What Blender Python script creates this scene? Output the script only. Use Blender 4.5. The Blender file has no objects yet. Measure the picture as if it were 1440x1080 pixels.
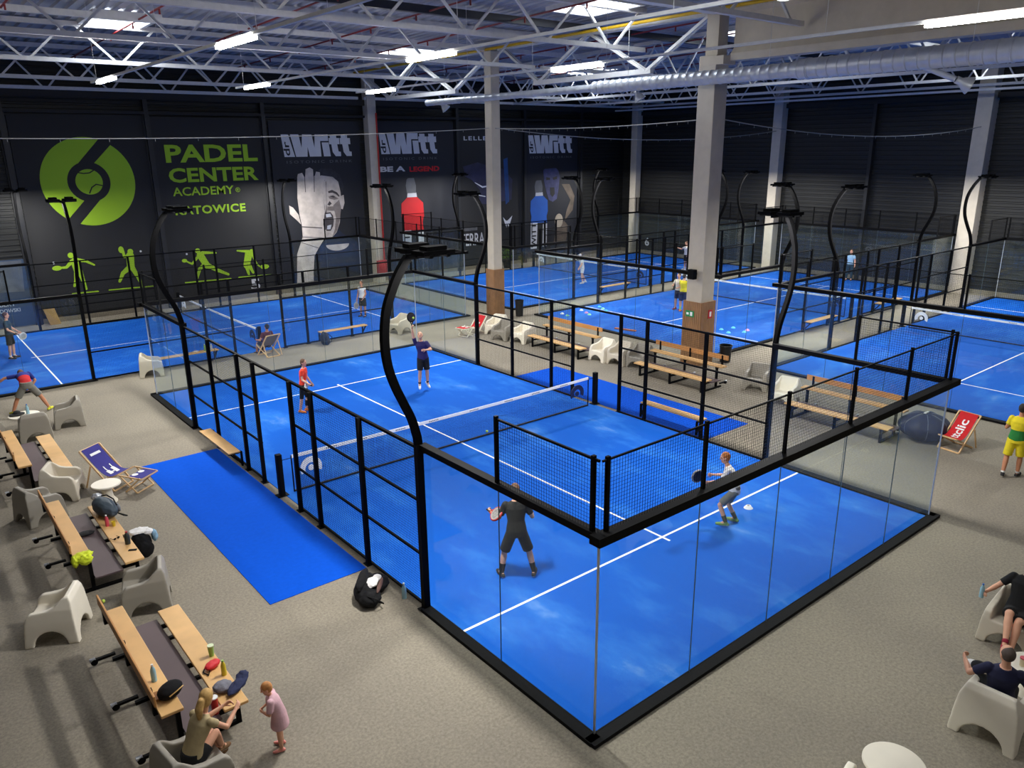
import bpy, bmesh, math, random
import numpy as np
from mathutils import Vector, Matrix, Euler, noise
PI = math.pi
rnd = random.Random(7)
S = bpy.context.scene
COL = S.collection
V = Vector


def rad(a):
    return a * PI / 180.0


def lin(c):
    c = c / 255.0
    return c / 12.92 if c <= 0.04045 else ((c + 0.055) / 1.055) ** 2.4


def rgb(r, g, b):
    return (lin(r), lin(g), lin(b), 1.0)


# ------------------------------------------------------------------ materials
MATS = {}


def mat(name, col, rough=0.6, metal=0.0, var=0.06, scale=8.0, bump=0.0, bscale=None, emit=None, estr=0.0, spec=None):
    """principled material whose colour is broken up by procedural noise"""
    if name in MATS:
        return MATS[name]
    m = bpy.data.materials.new(name)
    m.use_nodes = True
    nt = m.node_tree
    b = nt.nodes['Principled BSDF']
    b.inputs['Roughness'].default_value = rough
    b.inputs['Metallic'].default_value = metal
    if spec is not None:
        b.inputs['Specular IOR Level'].default_value = spec
    tc = nt.nodes.new('ShaderNodeTexCoord')
    nz = nt.nodes.new('ShaderNodeTexNoise')
    nz.inputs['Scale'].default_value = scale
    nz.inputs['Detail'].default_value = 4
    nt.links.new(tc.outputs['Object'], nz.inputs['Vector'])
    rp = nt.nodes.new('ShaderNodeValToRGB')
    lo = [max(0, c * (1 - var)) for c in col[:3]] + [1]
    hi = [min(1, c * (1 + var)) for c in col[:3]] + [1]
    rp.color_ramp.elements[0].position = 0.3
    rp.color_ramp.elements[1].position = 0.7
    rp.color_ramp.elements[0].color = lo
    rp.color_ramp.elements[1].color = hi
    nt.links.new(nz.outputs['Fac'], rp.inputs['Fac'])
    nt.links.new(rp.outputs['Color'], b.inputs['Base Color'])
    if bump:
        n2 = nt.nodes.new('ShaderNodeTexNoise')
        n2.inputs['Scale'].default_value = bscale or scale * 6
        nt.links.new(tc.outputs['Object'], n2.inputs['Vector'])
        bp = nt.nodes.new('ShaderNodeBump')
        bp.inputs['Strength'].default_value = bump
        bp.inputs['Distance'].default_value = 0.02
        nt.links.new(n2.outputs['Fac'], bp.inputs['Height'])
        nt.links.new(bp.outputs['Normal'], b.inputs['Normal'])
    if emit:
        b.inputs['Emission Color'].default_value = emit
        b.inputs['Emission Strength'].default_value = estr
    MATS[name] = m
    return m


def nodes_of(m):
    nt = m.node_tree
    return nt, nt.nodes['Principled BSDF']


# ------------------------------------------------------------------ mesh builder
class MB:
    def __init__(s):
        s.v = []
        s.f = []
        s.mi = []

    def add(s, vs, fs, mi=0):
        o = len(s.v)
        s.v += [tuple(v) for v in vs]
        s.f += [tuple(i + o for i in f) for f in fs]
        s.mi += [mi] * len(fs)
        return s

    def box(s, c, d, rot=None, mi=0):
        x, y, z = d[0] / 2, d[1] / 2, d[2] / 2
        vs = [V((a * x, b * y, e * z)) for a in (-1, 1) for b in (-1, 1) for e in (-1, 1)]
        if rot is not None:
            vs = [rot @ v for v in vs]
        vs = [v + V(c) for v in vs]
        return s.add(vs, [(0, 1, 3, 2), (4, 6, 7, 5), (0, 4, 5, 1), (2, 3, 7, 6), (0, 2, 6, 4), (1, 5, 7, 3)], mi)

    def bx(s, x0, x1, y0, y1, z0, z1, mi=0):
        return s.box(((x0 + x1) / 2, (y0 + y1) / 2, (z0 + z1) / 2), (abs(x1 - x0), abs(y1 - y0), abs(z1 - z0)), None, mi)

    def bar(s, p0, p1, w, h, up=(0, 0, 1), mi=0):
        p0, p1 = V(p0), V(p1)
        d = (p1 - p0)
        L = d.length
        d = d.normalized()
        up = V(up)
        if abs(d.dot(up)) > 0.98:
            up = V((0, 1, 0))
        sd = d.cross(up).normalized()
        u = sd.cross(d)
        vs = []
        for p in (p0, p1):
            for a, b in ((-1, -1), (1, -1), (1, 1), (-1, 1)):
                vs.append(p + sd * a * w / 2 + u * b * h / 2)
        return s.add(vs, [(3, 2, 1, 0), (4, 5, 6, 7), (0, 1, 5, 4), (1, 2, 6, 5), (2, 3, 7, 6), (3, 0, 4, 7)], mi)

    def ring(s, c, ax, r, n, ref=None):
        ax = V(ax).normalized()
        ref = V(ref) if ref is not None else (V((0, 0, 1)) if abs(ax.z) < 0.9 else V((1, 0, 0)))
        a = ax.cross(ref).normalized()
        b = ax.cross(a)
        return [V(c) + (a * math.cos(2 * PI * i / n) + b * math.sin(2 * PI * i / n)) * r for i in range(n)]

    def loft(s, rings, cap=True, closed=False, mi=0):
        n = len(rings[0])
        vs = [v for r in rings for v in r]
        fs = []
        m = len(rings)
        for k in range(m if closed else m - 1):
            k2 = (k + 1) % m
            for i in range(n):
                j = (i + 1) % n
                fs.append((k * n + i, k * n + j, k2 * n + j, k2 * n + i))
        if cap and not closed:
            fs.append(tuple(range(n - 1, -1, -1)))
            fs.append(tuple((m - 1) * n + i for i in range(n)))
        return s.add(vs, fs, mi)

    def cone(s, p0, p1, r0, r1, n=14, mi=0):
        ax = V(p1) - V(p0)
        return s.loft([s.ring(p0, ax, r0, n), s.ring(p1, ax, r1, n)], mi=mi)

    def capsule(s, p0, p1, r0, r1, n=12, mi=0):
        p0, p1 = V(p0), V(p1)
        ax = (p1 - p0).normalized()
        R = []
        for t in (80, 50, 25, 0):
            R.append(s.ring(p0 - ax * r0 * math.sin(rad(t)), ax, max(1e-4, r0 * math.cos(rad(t))), n))
        for t in (0, 25, 50, 80):
            R.append(s.ring(p1 + ax * r1 * math.sin(rad(t)), ax, max(1e-4, r1 * math.cos(rad(t))), n))
        return s.loft(R, mi=mi)

    def tube(s, pts, r, n=8, closed=False, mi=0, ref=None):
        pts = [V(p) for p in pts]
        R = []
        m = len(pts)
        for i, p in enumerate(pts):
            if closed:
                d = pts[(i + 1) % m] - pts[i - 1]
            else:
                d = pts[min(m - 1, i + 1)] - pts[max(0, i - 1)]
            rr = r[i] if isinstance(r, (list, tuple)) else r
            R.append(s.ring(p, d, rr, n, ref))
        return s.loft(R, closed=closed, mi=mi)

    def lathe(s, prof, c=(0, 0, 0), n=20, mi=0):
        R = [[V((c[0] + max(r, 1e-4) * math.cos(2 * PI * i / n), c[1] + max(r, 1e-4) * math.sin(2 * PI * i / n), c[2] + z)) for i in range(n)] for r, z in prof]
        return s.loft(R, mi=mi)

    def ell(s, c, rad3, R=None, nu=18, nv=12, mi=0, fn=None):
        vs = []
        for j in range(1, nv):
            t = PI * j / nv
            for i in range(nu):
                p = 2 * PI * i / nu
                q = V((math.sin(t) * math.cos(p), math.sin(t) * math.sin(p), math.cos(t)))
                k = fn(q) if fn else 1.0
                vs.append(V((q.x * rad3[0], q.y * rad3[1], q.z * rad3[2])) * k)
        k1 = fn(V((0, 0, 1))) if fn else 1
        k2 = fn(V((0, 0, -1))) if fn else 1
        vs += [V((0, 0, rad3[2])) * k1, V((0, 0, -rad3[2])) * k2]
        if R is not None:
            vs = [R @ v for v in vs]
        vs = [v + V(c) for v in vs]
        fs = []
        for j in range(nv - 2):
            for i in range(nu):
                i2 = (i + 1) % nu
                fs.append((j * nu + i, (j + 1) * nu + i, (j + 1) * nu + i2, j * nu + i2))
        a, b = len(vs) - 2, len(vs) - 1
        for i in range(nu):
            i2 = (i + 1) % nu
            fs.append((a, i, i2))
            fs.append((b, (nv - 2) * nu + i2, (nv - 2) * nu + i))
        return s.add(vs, fs, mi)

    def prism(s, poly, fn0, fn1, mi=0):
        """poly of 2-D points; fn0/fn1 map a point to the near and the far 3-D face"""
        n = len(poly)
        vs = [fn0(p) for p in poly] + [fn1(p) for p in poly]
        fs = [tuple(range(n - 1, -1, -1)), tuple(range(n, 2 * n))]
        for i in range(n):
            j = (i + 1) % n
            fs.append((i, j, n + j, n + i))
        return s.add(vs, fs, mi)

    def mesh(s, name):
        me = bpy.data.meshes.new(name)
        me.from_pydata([tuple(v) for v in s.v], [], s.f)
        me.polygons.foreach_set('material_index', s.mi)
        bm = bmesh.new()
        bm.from_mesh(me)
        bmesh.ops.recalc_face_normals(bm, faces=bm.faces)
        bm.to_mesh(me)
        bm.free()
        me.update()
        return me

    def build(s, name, m, parent=None, smooth=False, bevel=0.0):
        return link(name, s.mesh(name), m, parent, smooth, bevel)


def link(name, me, m, parent=None, smooth=False, bevel=0.0):
    ms = m if isinstance(m, (list, tuple)) else [m]
    me.materials.clear()
    for x in ms:
        me.materials.append(x)
    if smooth:
        me.polygons.foreach_set('use_smooth', [True] * len(me.polygons))
        if smooth != 'all':
            try:
                me.set_sharp_from_angle(angle=rad(45))
            except Exception:
                pass
    o = bpy.data.objects.new(name, me)
    COL.objects.link(o)
    if parent:
        o.parent = parent
    if bevel:
        b = o.modifiers.new('bevel', 'BEVEL')
        b.width = bevel
        b.segments = 2
        b.limit_method = 'ANGLE'
    return o


def solid(mb, vox, smooth=4, name='m', keep_mi=False):
    """one continuous surface out of overlapping closed shapes"""
    me = mb.mesh(name)
    o = bpy.data.objects.new('tmp', me)
    COL.objects.link(o)
    r = o.modifiers.new('r', 'REMESH')
    r.mode = 'VOXEL'
    r.voxel_size = vox
    if smooth:
        sm = o.modifiers.new('s', 'SMOOTH')
        sm.factor = 0.5
        sm.iterations = smooth
    dg = bpy.context.evaluated_depsgraph_get()
    me2 = bpy.data.meshes.new_from_object(o.evaluated_get(dg))
    bpy.data.objects.remove(o)
    bpy.data.meshes.remove(me)
    me2.name = name
    return me2


def thing(name, label, cat, loc=(0, 0, 0), rz=0.0, group=None, rot=None):
    o = bpy.data.objects.new(name, None)
    o.empty_display_size = 0.2
    COL.objects.link(o)
    o.location = loc
    o.rotation_euler = rot if rot is not None else (0, 0, rz)
    o['label'] = label
    o['category'] = cat
    if group:
        o['group'] = group
    return o


def tag(o, label, cat, group=None, loc=None, rz=None):
    o['label'] = label
    o['category'] = cat
    if group:
        o['group'] = group
    if loc is not None:
        o.location = loc
    if rz is not None:
        o.rotation_euler = (0, 0, rz)
    return o


def struct(o):
    o['kind'] = 'structure'
    return o


KIDS = {}


def dup(root, label, loc, rz=0.0, group=None):
    c = root.copy()
    COL.objects.link(c)
    c.location = loc
    c.rotation_euler = (0, 0, rz)
    c['label'] = label
    if group:
        c['group'] = group

    def kids(a, b):
        for ch in list(a.children):
            d = ch.copy()
            COL.objects.link(d)
            d.parent = b
            kids(ch, d)
    kids(root, c)
    return c


def text_mesh(body, w, h, mapf, bold=0.0, shear=0.0, spacing=1.0, thick=0.004, fit=True):
    """lettering as a mesh: fitted to w x h with its lower left corner at the origin of mapf(x, z, depth)"""
    cu = bpy.data.curves.new('t', 'FONT')
    cu.body = body
    cu.size = 1.0
    cu.offset = bold
    cu.shear = shear
    cu.space_character = spacing
    cu.resolution_u = 3
    cu.fill_mode = 'FRONT'
    o = bpy.data.objects.new('t', cu)
    COL.objects.link(o)
    dg = bpy.context.evaluated_depsgraph_get()
    me = bpy.data.meshes.new_from_object(o.evaluated_get(dg))
    bpy.data.objects.remove(o)
    xs = [v.co.x for v in me.vertices]
    ys = [v.co.y for v in me.vertices]
    x0, x1, y0, y1 = min(xs), max(xs), min(ys), max(ys)
    mb = MB()
    vs = [mapf((v.co.x - x0) / (x1 - x0) * w, (v.co.y - y0) / (y1 - y0) * h, 0.0) for v in me.vertices]
    mb.add(vs, [tuple(p.vertices) for p in me.polygons])
    bpy.data.meshes.remove(me)
    return mb


def vnoise(p, s=1.0, seed=0):
    return noise.noise(V((p[0] * s + seed * 3.1, p[1] * s + seed * 1.7, p[2] * s)))


# palette
black = mat('black_steel', rgb(12, 12, 13), 0.6, 0.0, 0.1, spec=.07)
blackmatt = mat('black_fabric', rgb(17, 17, 19), 0.85, 0, 0.15, 20, spec=.2)
steel = mat('white_steel', rgb(205, 204, 202), 0.5, 0.0, 0.05)
galv = mat('galvanised_steel', rgb(196, 200, 206), 0.38, 0.35, 0.08, 4)
concrete = mat('concrete', rgb(190, 181, 165), 0.85, 0, 0.07, 2.5, 0.1, 30)
white = mat('white_plastic', rgb(238, 230, 212), 0.5, 0, 0.03, 3)
cream = mat('cream_plastic', rgb(205, 196, 178), 0.5, 0, 0.03, 3)
greyp = mat('grey_plastic', rgb(150, 144, 132), 0.5, 0, 0.03, 3)
linew = mat('line_white', rgb(238, 238, 238), 0.8, 0, 0.03, 20)
red = mat('red_paint', rgb(176, 26, 24), 0.45, 0, 0.06)
yellow = mat('yellow_paint', rgb(200, 160, 20), 0.5, 0, 0.06)
FLOOD_W = (420, 300, 300, 380, 380); LED_E = 60; EXPO = 0.3
# ================================================================== hall shell
XL, XR, YB, YF = -23.0, 33.2, 25.2, -26.0


def roof_z(y):
    return 12.2 - 0.022 * (y - 3.9)


# carpet
m = mat('grey_carpet', rgb(128, 121, 108), 0.95, 0, 0.05, 3.0)
nt, b = nodes_of(m)
tc = nt.nodes.new('ShaderNodeTexCoord')
n1 = nt.nodes.new('ShaderNodeTexNoise'); n1.inputs['Scale'].default_value = 22; n1.inputs['Detail'].default_value = 6; n1.inputs['Roughness'].default_value = 0.75
n2 = nt.nodes.new('ShaderNodeTexNoise'); n2.inputs['Scale'].default_value = 0.5; n2.inputs['Detail'].default_value = 3
for n in (n1, n2):
    nt.links.new(tc.outputs['Object'], n.inputs['Vector'])
r1 = nt.nodes.new('ShaderNodeValToRGB'); r1.color_ramp.elements[0].position = .3; r1.color_ramp.elements[1].position = .7
r1.color_ramp.elements[0].color = rgb(116, 109, 96); r1.color_ramp.elements[1].color = rgb(158, 149, 132)
r2 = nt.nodes.new('ShaderNodeValToRGB'); r2.color_ramp.elements[0].position = .35; r2.color_ramp.elements[1].position = .65
r2.color_ramp.elements[0].color = (.86, .86, .88, 1); r2.color_ramp.elements[1].color = (1, 1, 1, 1)
mx = nt.nodes.new('ShaderNodeMix'); mx.data_type = 'RGBA'; mx.blend_type = 'MULTIPLY'; mx.inputs[0].default_value = 1
nt.links.new(n1.outputs['Fac'], r1.inputs['Fac']); nt.links.new(n2.outputs['Fac'], r2.inputs['Fac'])
nt.links.new(r1.outputs['Color'], mx.inputs[6]); nt.links.new(r2.outputs['Color'], mx.inputs[7])
nt.links.new(mx.outputs[2], b.inputs['Base Color'])
bp = nt.nodes.new('ShaderNodeBump'); bp.inputs['Strength'].default_value = .25; bp.inputs['Distance'].default_value = .01
nt.links.new(n1.outputs['Fac'], bp.inputs['Height']); nt.links.new(bp.outputs['Normal'], b.inputs['Normal'])
struct(MB().bx(XL, XR, YF, YB, -0.3, 0.0).build('floor', m))

# dark horizontal cladding (ribbed in the geometry)
clad = mat('dark_cladding', rgb(20, 21, 21), 0.55, 0.1, 0.12, 1.2)


def ribbed(p0, p1, z0, z1, pitch, depth, nrm):
    """sheet of horizontal ribs from p0 to p1, facing nrm"""
    mb = MB()
    z = z0
    prof = []
    while z < z1 - 1e-6:
        prof += [(z, 0), (z + pitch * .55, 0), (z + pitch * .65, depth), (z + pitch * .9, depth)]
        z += pitch
    prof.append((z1, 0))
    vs, fs = [], []
    for zz, d in prof:
        for p in (p0, p1):
            vs.append((p[0] + nrm[0] * d, p[1] + nrm[1] * d, min(zz, z1)))
    for i in range(len(prof) - 1):
        fs.append((2 * i, 2 * i + 1, 2 * i + 3, 2 * i + 2))
    return mb.add(vs, fs)


struct(ribbed((XL, YB), (XR, YB), 0, 12.6, .25, .03, (0, -1)).build('wall_back', clad))
struct(ribbed((XR, YF), (XR, YB), 0, 13.2, .25, .03, (-1, 0)).build('wall_right', clad))
struct(ribbed((XL, YF), (XL, YB), 0, 13.2, .25, .03, (1, 0)).build('wall_left', clad))
struct(ribbed((XL, YF), (XR, YF), 0, 13.2, .25, .03, (0, 1)).build('wall_front', clad))
par = mat('parapet_panel', rgb(24, 22, 23), 0.7, 0, 0.1)
struct(MB().bx(XL, XR, YB - .35, YB - .05, 9.95, 10.25).bx(XL, XR, YB - .3, YB - .04, 9.3, 9.42).build('trim_1', par))
struct(MB().bx(XR - .3, XR - .04, YF, YB, 9.7, 9.95).build('trim_2', par))
struct(MB().bx(XL, XR, YB - .08, YB - .03, 0, .22).build('baseboard_back', mat('base_strip', rgb(120, 112, 98), .8)))
struct(MB().bx(XR - .08, XR - .03, YF, YB, 0, .22).build('baseboard_right', MATS['base_strip']))

# roof deck: trapezoid sheet, corrugation along y
deck = mat('roof_deck_sheet', rgb(150, 152, 162), 0.5, 0.1, 0.05, .6)
mb = MB()
pit = .4
nx = int((XR - XL) / pit)
prof = []
for i in range(nx + 1):
    x = XL + i * pit
    prof += [(x, 0), (x + pit * .45, 0), (x + pit * .55, .07), (x + pit * .9, .07)]
SKY = [(-4.3, -2.3, 13.5, 15.9), (8.2, 10.2, 15.3, 17.8), (8.1, 10.2, 3.2, 5.6), (20.4, 23.4, 16.6, 19.4), (25, 27.1, -2.0, -.3), (17.3, 19.4, 3.6, 5.8), (-4.3, -2.3, -9, -6.6)]
vs, fs = [], []
ys = [YF, YB]
for x, d in prof:
    for y in ys:
        vs.append((x, y, roof_z(y) + d))
for i in range(len(prof) - 1):
    fs.append((2 * i, 2 * i + 1, 2 * i + 3, 2 * i + 2))
struct(mb.add(vs, fs).build('ceiling', deck))
# skylights: bright panes in a frame under the deck
skym = mat('skylight_pane', rgb(240, 244, 250), .4, 0, 0, emit=(0.9, 0.95, 1, 1), estr=5.5)
for i, (x0, x1, y0, y1) in enumerate(SKY):
    ym = (y0 + y1) / 2
    w = struct(MB().bar(((x0 + x1) / 2, y0, roof_z(y0) - .03), ((x0 + x1) / 2, y1, roof_z(y1) - .03), x1 - x0, .04).build('window_%d' % (i + 1), skym))
    f = MB()
    for xx in (x0, x1):
        f.bar((xx, y0 - .06, roof_z(y0) - .06), (xx, y1 + .06, roof_z(y1) - .06), .12, .14)
    for yy in (y0, y1):
        f.bar((x0, yy, roof_z(yy) - .06), (x1, yy, roof_z(yy) - .06), .12, .14)
    f.bar((x0, ym, roof_z(ym) - .07), (x1, ym, roof_z(ym) - .07), .05, .06)
    f.build('window_frame', steel, w)

# ------------------------------------------------------------------ columns
wood_sl = mat('slatted_wood', rgb(150, 112, 76), .6, 0, .14, 3)
signg = mat('green_sign', rgb(30, 140, 80), .5, 0, .02)
signr = mat('red_sign', rgb(190, 30, 30), .5, 0, .02)


def column(x, y, h, label, clad_h=0.0, w=.56):
    t = thing('column', label, 'column', (x, y, 0))
    t['kind'] = 'structure'
    MB().bx(-w / 2, w / 2, -w / 2, w / 2, 0, h).build('shaft', concrete, t, bevel=.02)
    if clad_h:
        mb = MB()
        n = 9
        e = w / 2 + .06
        for k in range(n):
            a = -e + (k + .5) * 2 * e / n
            for sx in (-1, 1):
                mb.box((sx * e, a, clad_h / 2), (.03, 2 * e / n * .86, clad_h))
                mb.box((a, sx * e, clad_h / 2), (2 * e / n * .86, .03, clad_h))
        mb.bx(-e + .005, e - .005, -e + .005, e - .005, 0, clad_h - .01)
        mb.build('wood_cladding', wood_sl, t)
    return t


c1 = column(11.08, 12.6, 11.6, 'concrete column with wooden cladding near the far end of the near court', 2.2, .48)
c2 = column(11.3, 1.0, 10.4, 'concrete column with wooden cladding, exit sign and black speaker in mid hall', 2.3, .68)
MB().bx(-.22, .28, -.28, .2, 10.35, 11.9).bx(-.35, .3, -.62, .28, 10.1, 10.36).build('corbel', concrete, c2)
for z, nm, mm, yy in ((1.85, 'exit_sign', signg, .1),):
    MB().bx(-.43, -.41, yy - .2, yy + .16, z - .1, z + .12).build(nm, mm, c2)
    MB().bx(-.434, -.431, yy - .14, yy - .04, z - .06, z + .08).bx(-.434, -.431, yy + .02, yy + .12, z - .03, z + .05).build('pictogram', linew, c2)
MB().bx(-.02, .2, -.43, -.41, 1.7, 2.0).build('fire_sign', signr, c2)
MB().bx(.04, .14, -.434, -.431, 1.76, 1.94).build('pictogram', linew, c2)
t = thing('speaker', 'small black box speaker on the side of the concrete column', 'speaker', (10.82, .95, 3.3))
MB().bx(-.2, .0, -.14, .14, -.17, .17).build('cabinet', black, t, bevel=.02)
MB().bx(.0, .14, -.03, .03, -.03, .03).build('bracket', black, t)
column(11.85, 24.85, 11.4, 'concrete column with red pipe against the back wall', 0, .55)
column(32.8, 23.6, 11.4, 'concrete column in the far right hall corner', 0, .55)
column(32.85, 12.1, 11.4, 'concrete column in the middle of the right wall', 0, .6)
column(32.85, .6, 11.4, 'concrete column at the near end of the right wall', 0, .75)
column(32.85, -11.2, 11.4, 'concrete column on the right wall beside the nearest far court', 0, .6)
# steel posts of the back wall between the banners
for i, (x, lab) in enumerate(((-5.95, 'left of the round logo banner'), (-.05, 'between the two lime green banners'), (5.65, 'right of the lime lettering banner'), (17.95, 'right of the red bottle banner'), (23.4, 'left of the blue bottle banner'), (28.6, 'right of the blue bottle banner'))):
    o = MB().bx(x - .1, x + .1, YB - .3, YB - .05, 0, 10.2).bx(x - .16, x + .16, YB - .16, YB - .04, 0, 9.3).build('wall_post', mat('post_dark', rgb(26, 27, 30), .5))
    tag(o, 'dark steel wall post ' + lab, 'post')
    struct(o)
for i, y in enumerate((18, 6.3, -5.2)):
    o = MB().bx(XR - .3, XR - .05, y - .09, y + .09, 0, 9.9).build('wall_post', MATS['post_dark'])
    tag(o, 'dark steel wall post on the right wall, ' + ('farthest from', 'in the middle of', 'nearest to')[i] + ' the viewer', 'post')
    struct(o)

# ------------------------------------------------------------------ roof steel
GX = 11.3


def pipe_mb(p0, p1, r, n=8):
    return MB().cone(p0, p1, r, r, n)


def roof_truss(x0, x1, y, zb, label, first_v, step=3.4):
    """slender lattice truss along x: bottom chord, top chord under the deck and zigzag web"""
    t = thing('roof_truss', label, 'truss', (0, y, 0), group=None)
    t['kind'] = 'structure'
    zt = roof_z(y) - .12
    MB().bx(x0, x1, -.08, .08, zb - .07, zb + .07).build('bottom_chord', steel, t)
    MB().bx(x0, x1, -.09, .09, zt - .08, zt + .08).build('top_chord', steel, t)
    x = first_v
    while x - step > x0:
        x -= step
    mb = MB()
    while x < x1:
        for sx in (-1, 1):
            xe = x + sx * step * .46
            if x0 < xe < x1:
                mb.bar((x + sx * .08, 0, zb), (xe, 0, zt), .07, .07)
        x += step
    mb.build('web_bars', steel, t)
    return t


TR = [(-14.0, 11.25), (-8.1, 11.14), (-2.2, 10.98), (3.9, 10.84), (9.8, 10.74), (15.9, 10.64), (21.6, 10.5), (24.75, 10.32)]
nm = ['above and behind the viewer', 'close above the viewer', 'nearest in view', 'second from the viewer', 'third from the viewer, passing the first concrete column', 'fourth from the viewer', 'fifth from the viewer, before the back wall', 'on the back wall']
for i, (y, zb) in enumerate(TR):
    if i < 1:
        continue
    roof_truss(XL, GX - .2, y, zb, 'white lattice roof truss left of the main girder, ' + nm[i], (-3.4, -2.8, 4.4, .47, -2.93, -3.17, -3.43, -4.09)[i], (3, 3, 3.1, 3.0, 2.93, 2.88, 2.76, 2.58)[i])
    if i in (4, 6, 7):
        roof_truss(GX + .2, XR, y, zb, 'white lattice roof truss right of the main girder, ' + nm[i], 14, 2.9)


def girder(y0, y1, nodes_t, nodes_b, label):
    t = thing('roof_girder', label, 'girder', (GX, 0, 0))
    t['kind'] = 'structure'
    zt, zb = 11.72, 10.15
    MB().bx(-.11, .11, y0, y1, zt - .1, zt + .1).build('top_chord', steel, t)
    MB().bx(-.1, .1, nodes_b[0] - .25, nodes_b[1] + .25, zb - .09, zb + .09).build('bottom_chord', steel, t)
    mb = MB()
    mid = nodes_t[0]
    ch = [(y0 + .2, zt), (nodes_b[0], zb), (mid, zt), (nodes_b[1], zb), (y1 - .2, zt)]
    for a, bb in zip(ch[:-1], ch[1:]):
        for sx in (-.07, .07):
            mb.bar((sx, a[0], a[1]), (sx, bb[0], bb[1]), .07, .1)
    mb.build('diagonals', steel, t)
    return t


girder(.9, 12.3, [6.8], [3.9, 9.7], 'heavy steel roof girder between the two concrete columns')
girder(12.4, 25, [18.9], [15.8, 21.6], 'heavy steel roof girder from the far column to the back wall')
# concrete girder from the second column towards the viewer
mb = MB()
prof = [(-.24, 10.2), (.24, 10.2), (.24, 10.42), (.08, 10.6), (.08, 11.6), (.2, 11.72), (.2, 11.95), (-.2, 11.95), (-.2, 11.72), (-.08, 11.6), (-.08, 10.6), (-.24, 10.42)]
mb.prism(prof, lambda p: (11.5 + p[0], .35, p[1]), lambda p: (11.5 + p[0], YF + .2, p[1]))
o = mb.build('roof_beam', concrete)
tag(o, 'grey concrete roof beam running from the clad column towards the viewer', 'beam')
struct(o)
# dark beam across at the girder top node
o = MB().bx(XL, XR, 6.7, 6.9, 11.74, 11.98).build('roof_beam', mat('dark_steel', rgb(46, 47, 52), .5))
tag(o, 'dark steel beam crossing the roof above the girder', 'beam')
struct(o)
for y, lab in ((18.8, 'farther'), (.9, 'nearer'), (12.8, 'middle')):
    o = MB().bx(XL, XR, y - .09, y + .09, 11.62, 11.8).build('purlin', steel)
    tag(o, 'white steel purlin across the roof, %s one' % lab, 'beam')
    struct(o)
# lattice trusses along the right bay
for x, lab in ((17.0, 'nearest'), (22.3, 'second'), (27.8, 'third'), (32.4, 'farthest, at the right wall')):
    t = thing('roof_truss', 'white lattice roof truss running along the right courts, %s from the main girder' % lab if x < 32 else 'white lattice roof truss running along the right courts, ' + lab, 'truss', (x, 0, 0))
    t['kind'] = 'structure'
    MB().bx(-.07, .07, -20, 25, 10.24, 10.36).build('bottom_chord', steel, t)
    mb = MB()
    mb.bar((0, -20, roof_z(-20) - .15), (0, 25, roof_z(25) - .15), .16, .14)
    mb.build('top_chord', steel, t)
    mb = MB()
    y = -19
    while y < 25:
        for sy in (-1, 1):
            ye = y + sy * 1.2
            if -20 < ye < 25:
                mb.bar((0, y + sy * .06, 10.3), (0, ye, roof_z(ye) - .15), .06, .06)
        y += 2.6
    mb.build('web_bars', steel, t)
# wind braces at the right wall
o = MB().bx(31.8, 31.95, YF, YB, 10.0, 10.1).build('edge_beam', steel)
tag(o, 'thin white edge beam high along the right wall', 'beam')
struct(o)

# ------------------------------------------------------------------ services
t = thing('air_duct', 'round galvanised spiral air duct hung along the roof girder', 'duct', (9.9, 0, 9.62))


def spiral(y0, y1, r, pitch):
    mb = MB()
    R = []
    y = y0
    n = 24
    while y < y1:
        for dy, rr in ((0, r), (pitch * .8, r), (pitch * .85, r * 1.06), (pitch * .95, r * 1.06)):
            R.append([V((rr * math.cos(2 * PI * i / n), y + dy, rr * math.sin(2 * PI * i / n))) for i in range(n)])
        y += pitch
    return mb.loft(R)


spiral(5, 15.7, .13, .5).build('thin_section', galv, t, smooth=True)
spiral(-3, 5, .21, .3).build('middle_section', galv, t, smooth=True)
spiral(-24, -3, .27, .3).build('wide_section', galv, t, smooth=True)
MB().cone((0, 4.8, 0), (0, 5.3, 0), .23, .14, 24).build('reducer', galv, t, smooth=True)
MB().cone((0, -3.3, 0), (0, -2.8, 0), .29, .22, 24).build('reducer', galv, t, smooth=True)


def nozzle(p, d):
    mb = MB()
    d = V(d).normalized()
    p = V(p)
    R = []
    for a, r in ((0, .09), (.12, .09), (.16, .12), (.34, .21), (.36, .21), (.34, .18), (.2, .1)):
        R.append(mb.ring(p + d * a, d, r, 20))
    mb.loft(R)
    mb.build('jet_nozzle', galv, t, smooth=True)


nozzle((.05, 14.9, -.05), (.45, -.45, -.75))
nozzle((.05, 3.2, -.2), (.35, -.4, -.85))
MB().cone((0, -6.2, -.1), (.1, -7.2, -.55), .07, .07, 12).build('branch_pipe', galv, t, smooth=True)
nozzle((.1, -7.2, -.55), (.5, -.7, -.4))
for y in (14.5, 8.5, 3.5, -2, -7.5, -12):
    MB().cone((0, y, .1), (0, y, 1.9), .008, .008, 6).build('hanger', steel, t)

ledm = mat('led_tube', rgb(250, 250, 245), .4, 0, 0, emit=(1, .97, .92, 1), estr=LED_E)
LEDX = ((-5.0, 'left'), (-.45, 'middle'), (4.2, 'right'))
for x, lab in LEDX:
    t = thing('light_rail', 'long white lighting rail with led tubes, %s of the three over the near court' % lab, 'light', (x, 0, 9.65))
    MB().bx(-.035, .035, -22, 12.2, 0, .06).build('rail', steel, t)
    for y in (11.5, 5, -1, -7, -13):
        MB().cone((0, y, .05), (0, y, 2.2), .006, .006, 5).build('hanger', steel, t)
    for y in (10.4, .1, -9.9, -18):
        MB().bx(-.06, .06, y - .95, y + .95, -.07, 0).build('led_tube', ledm, t)
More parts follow.
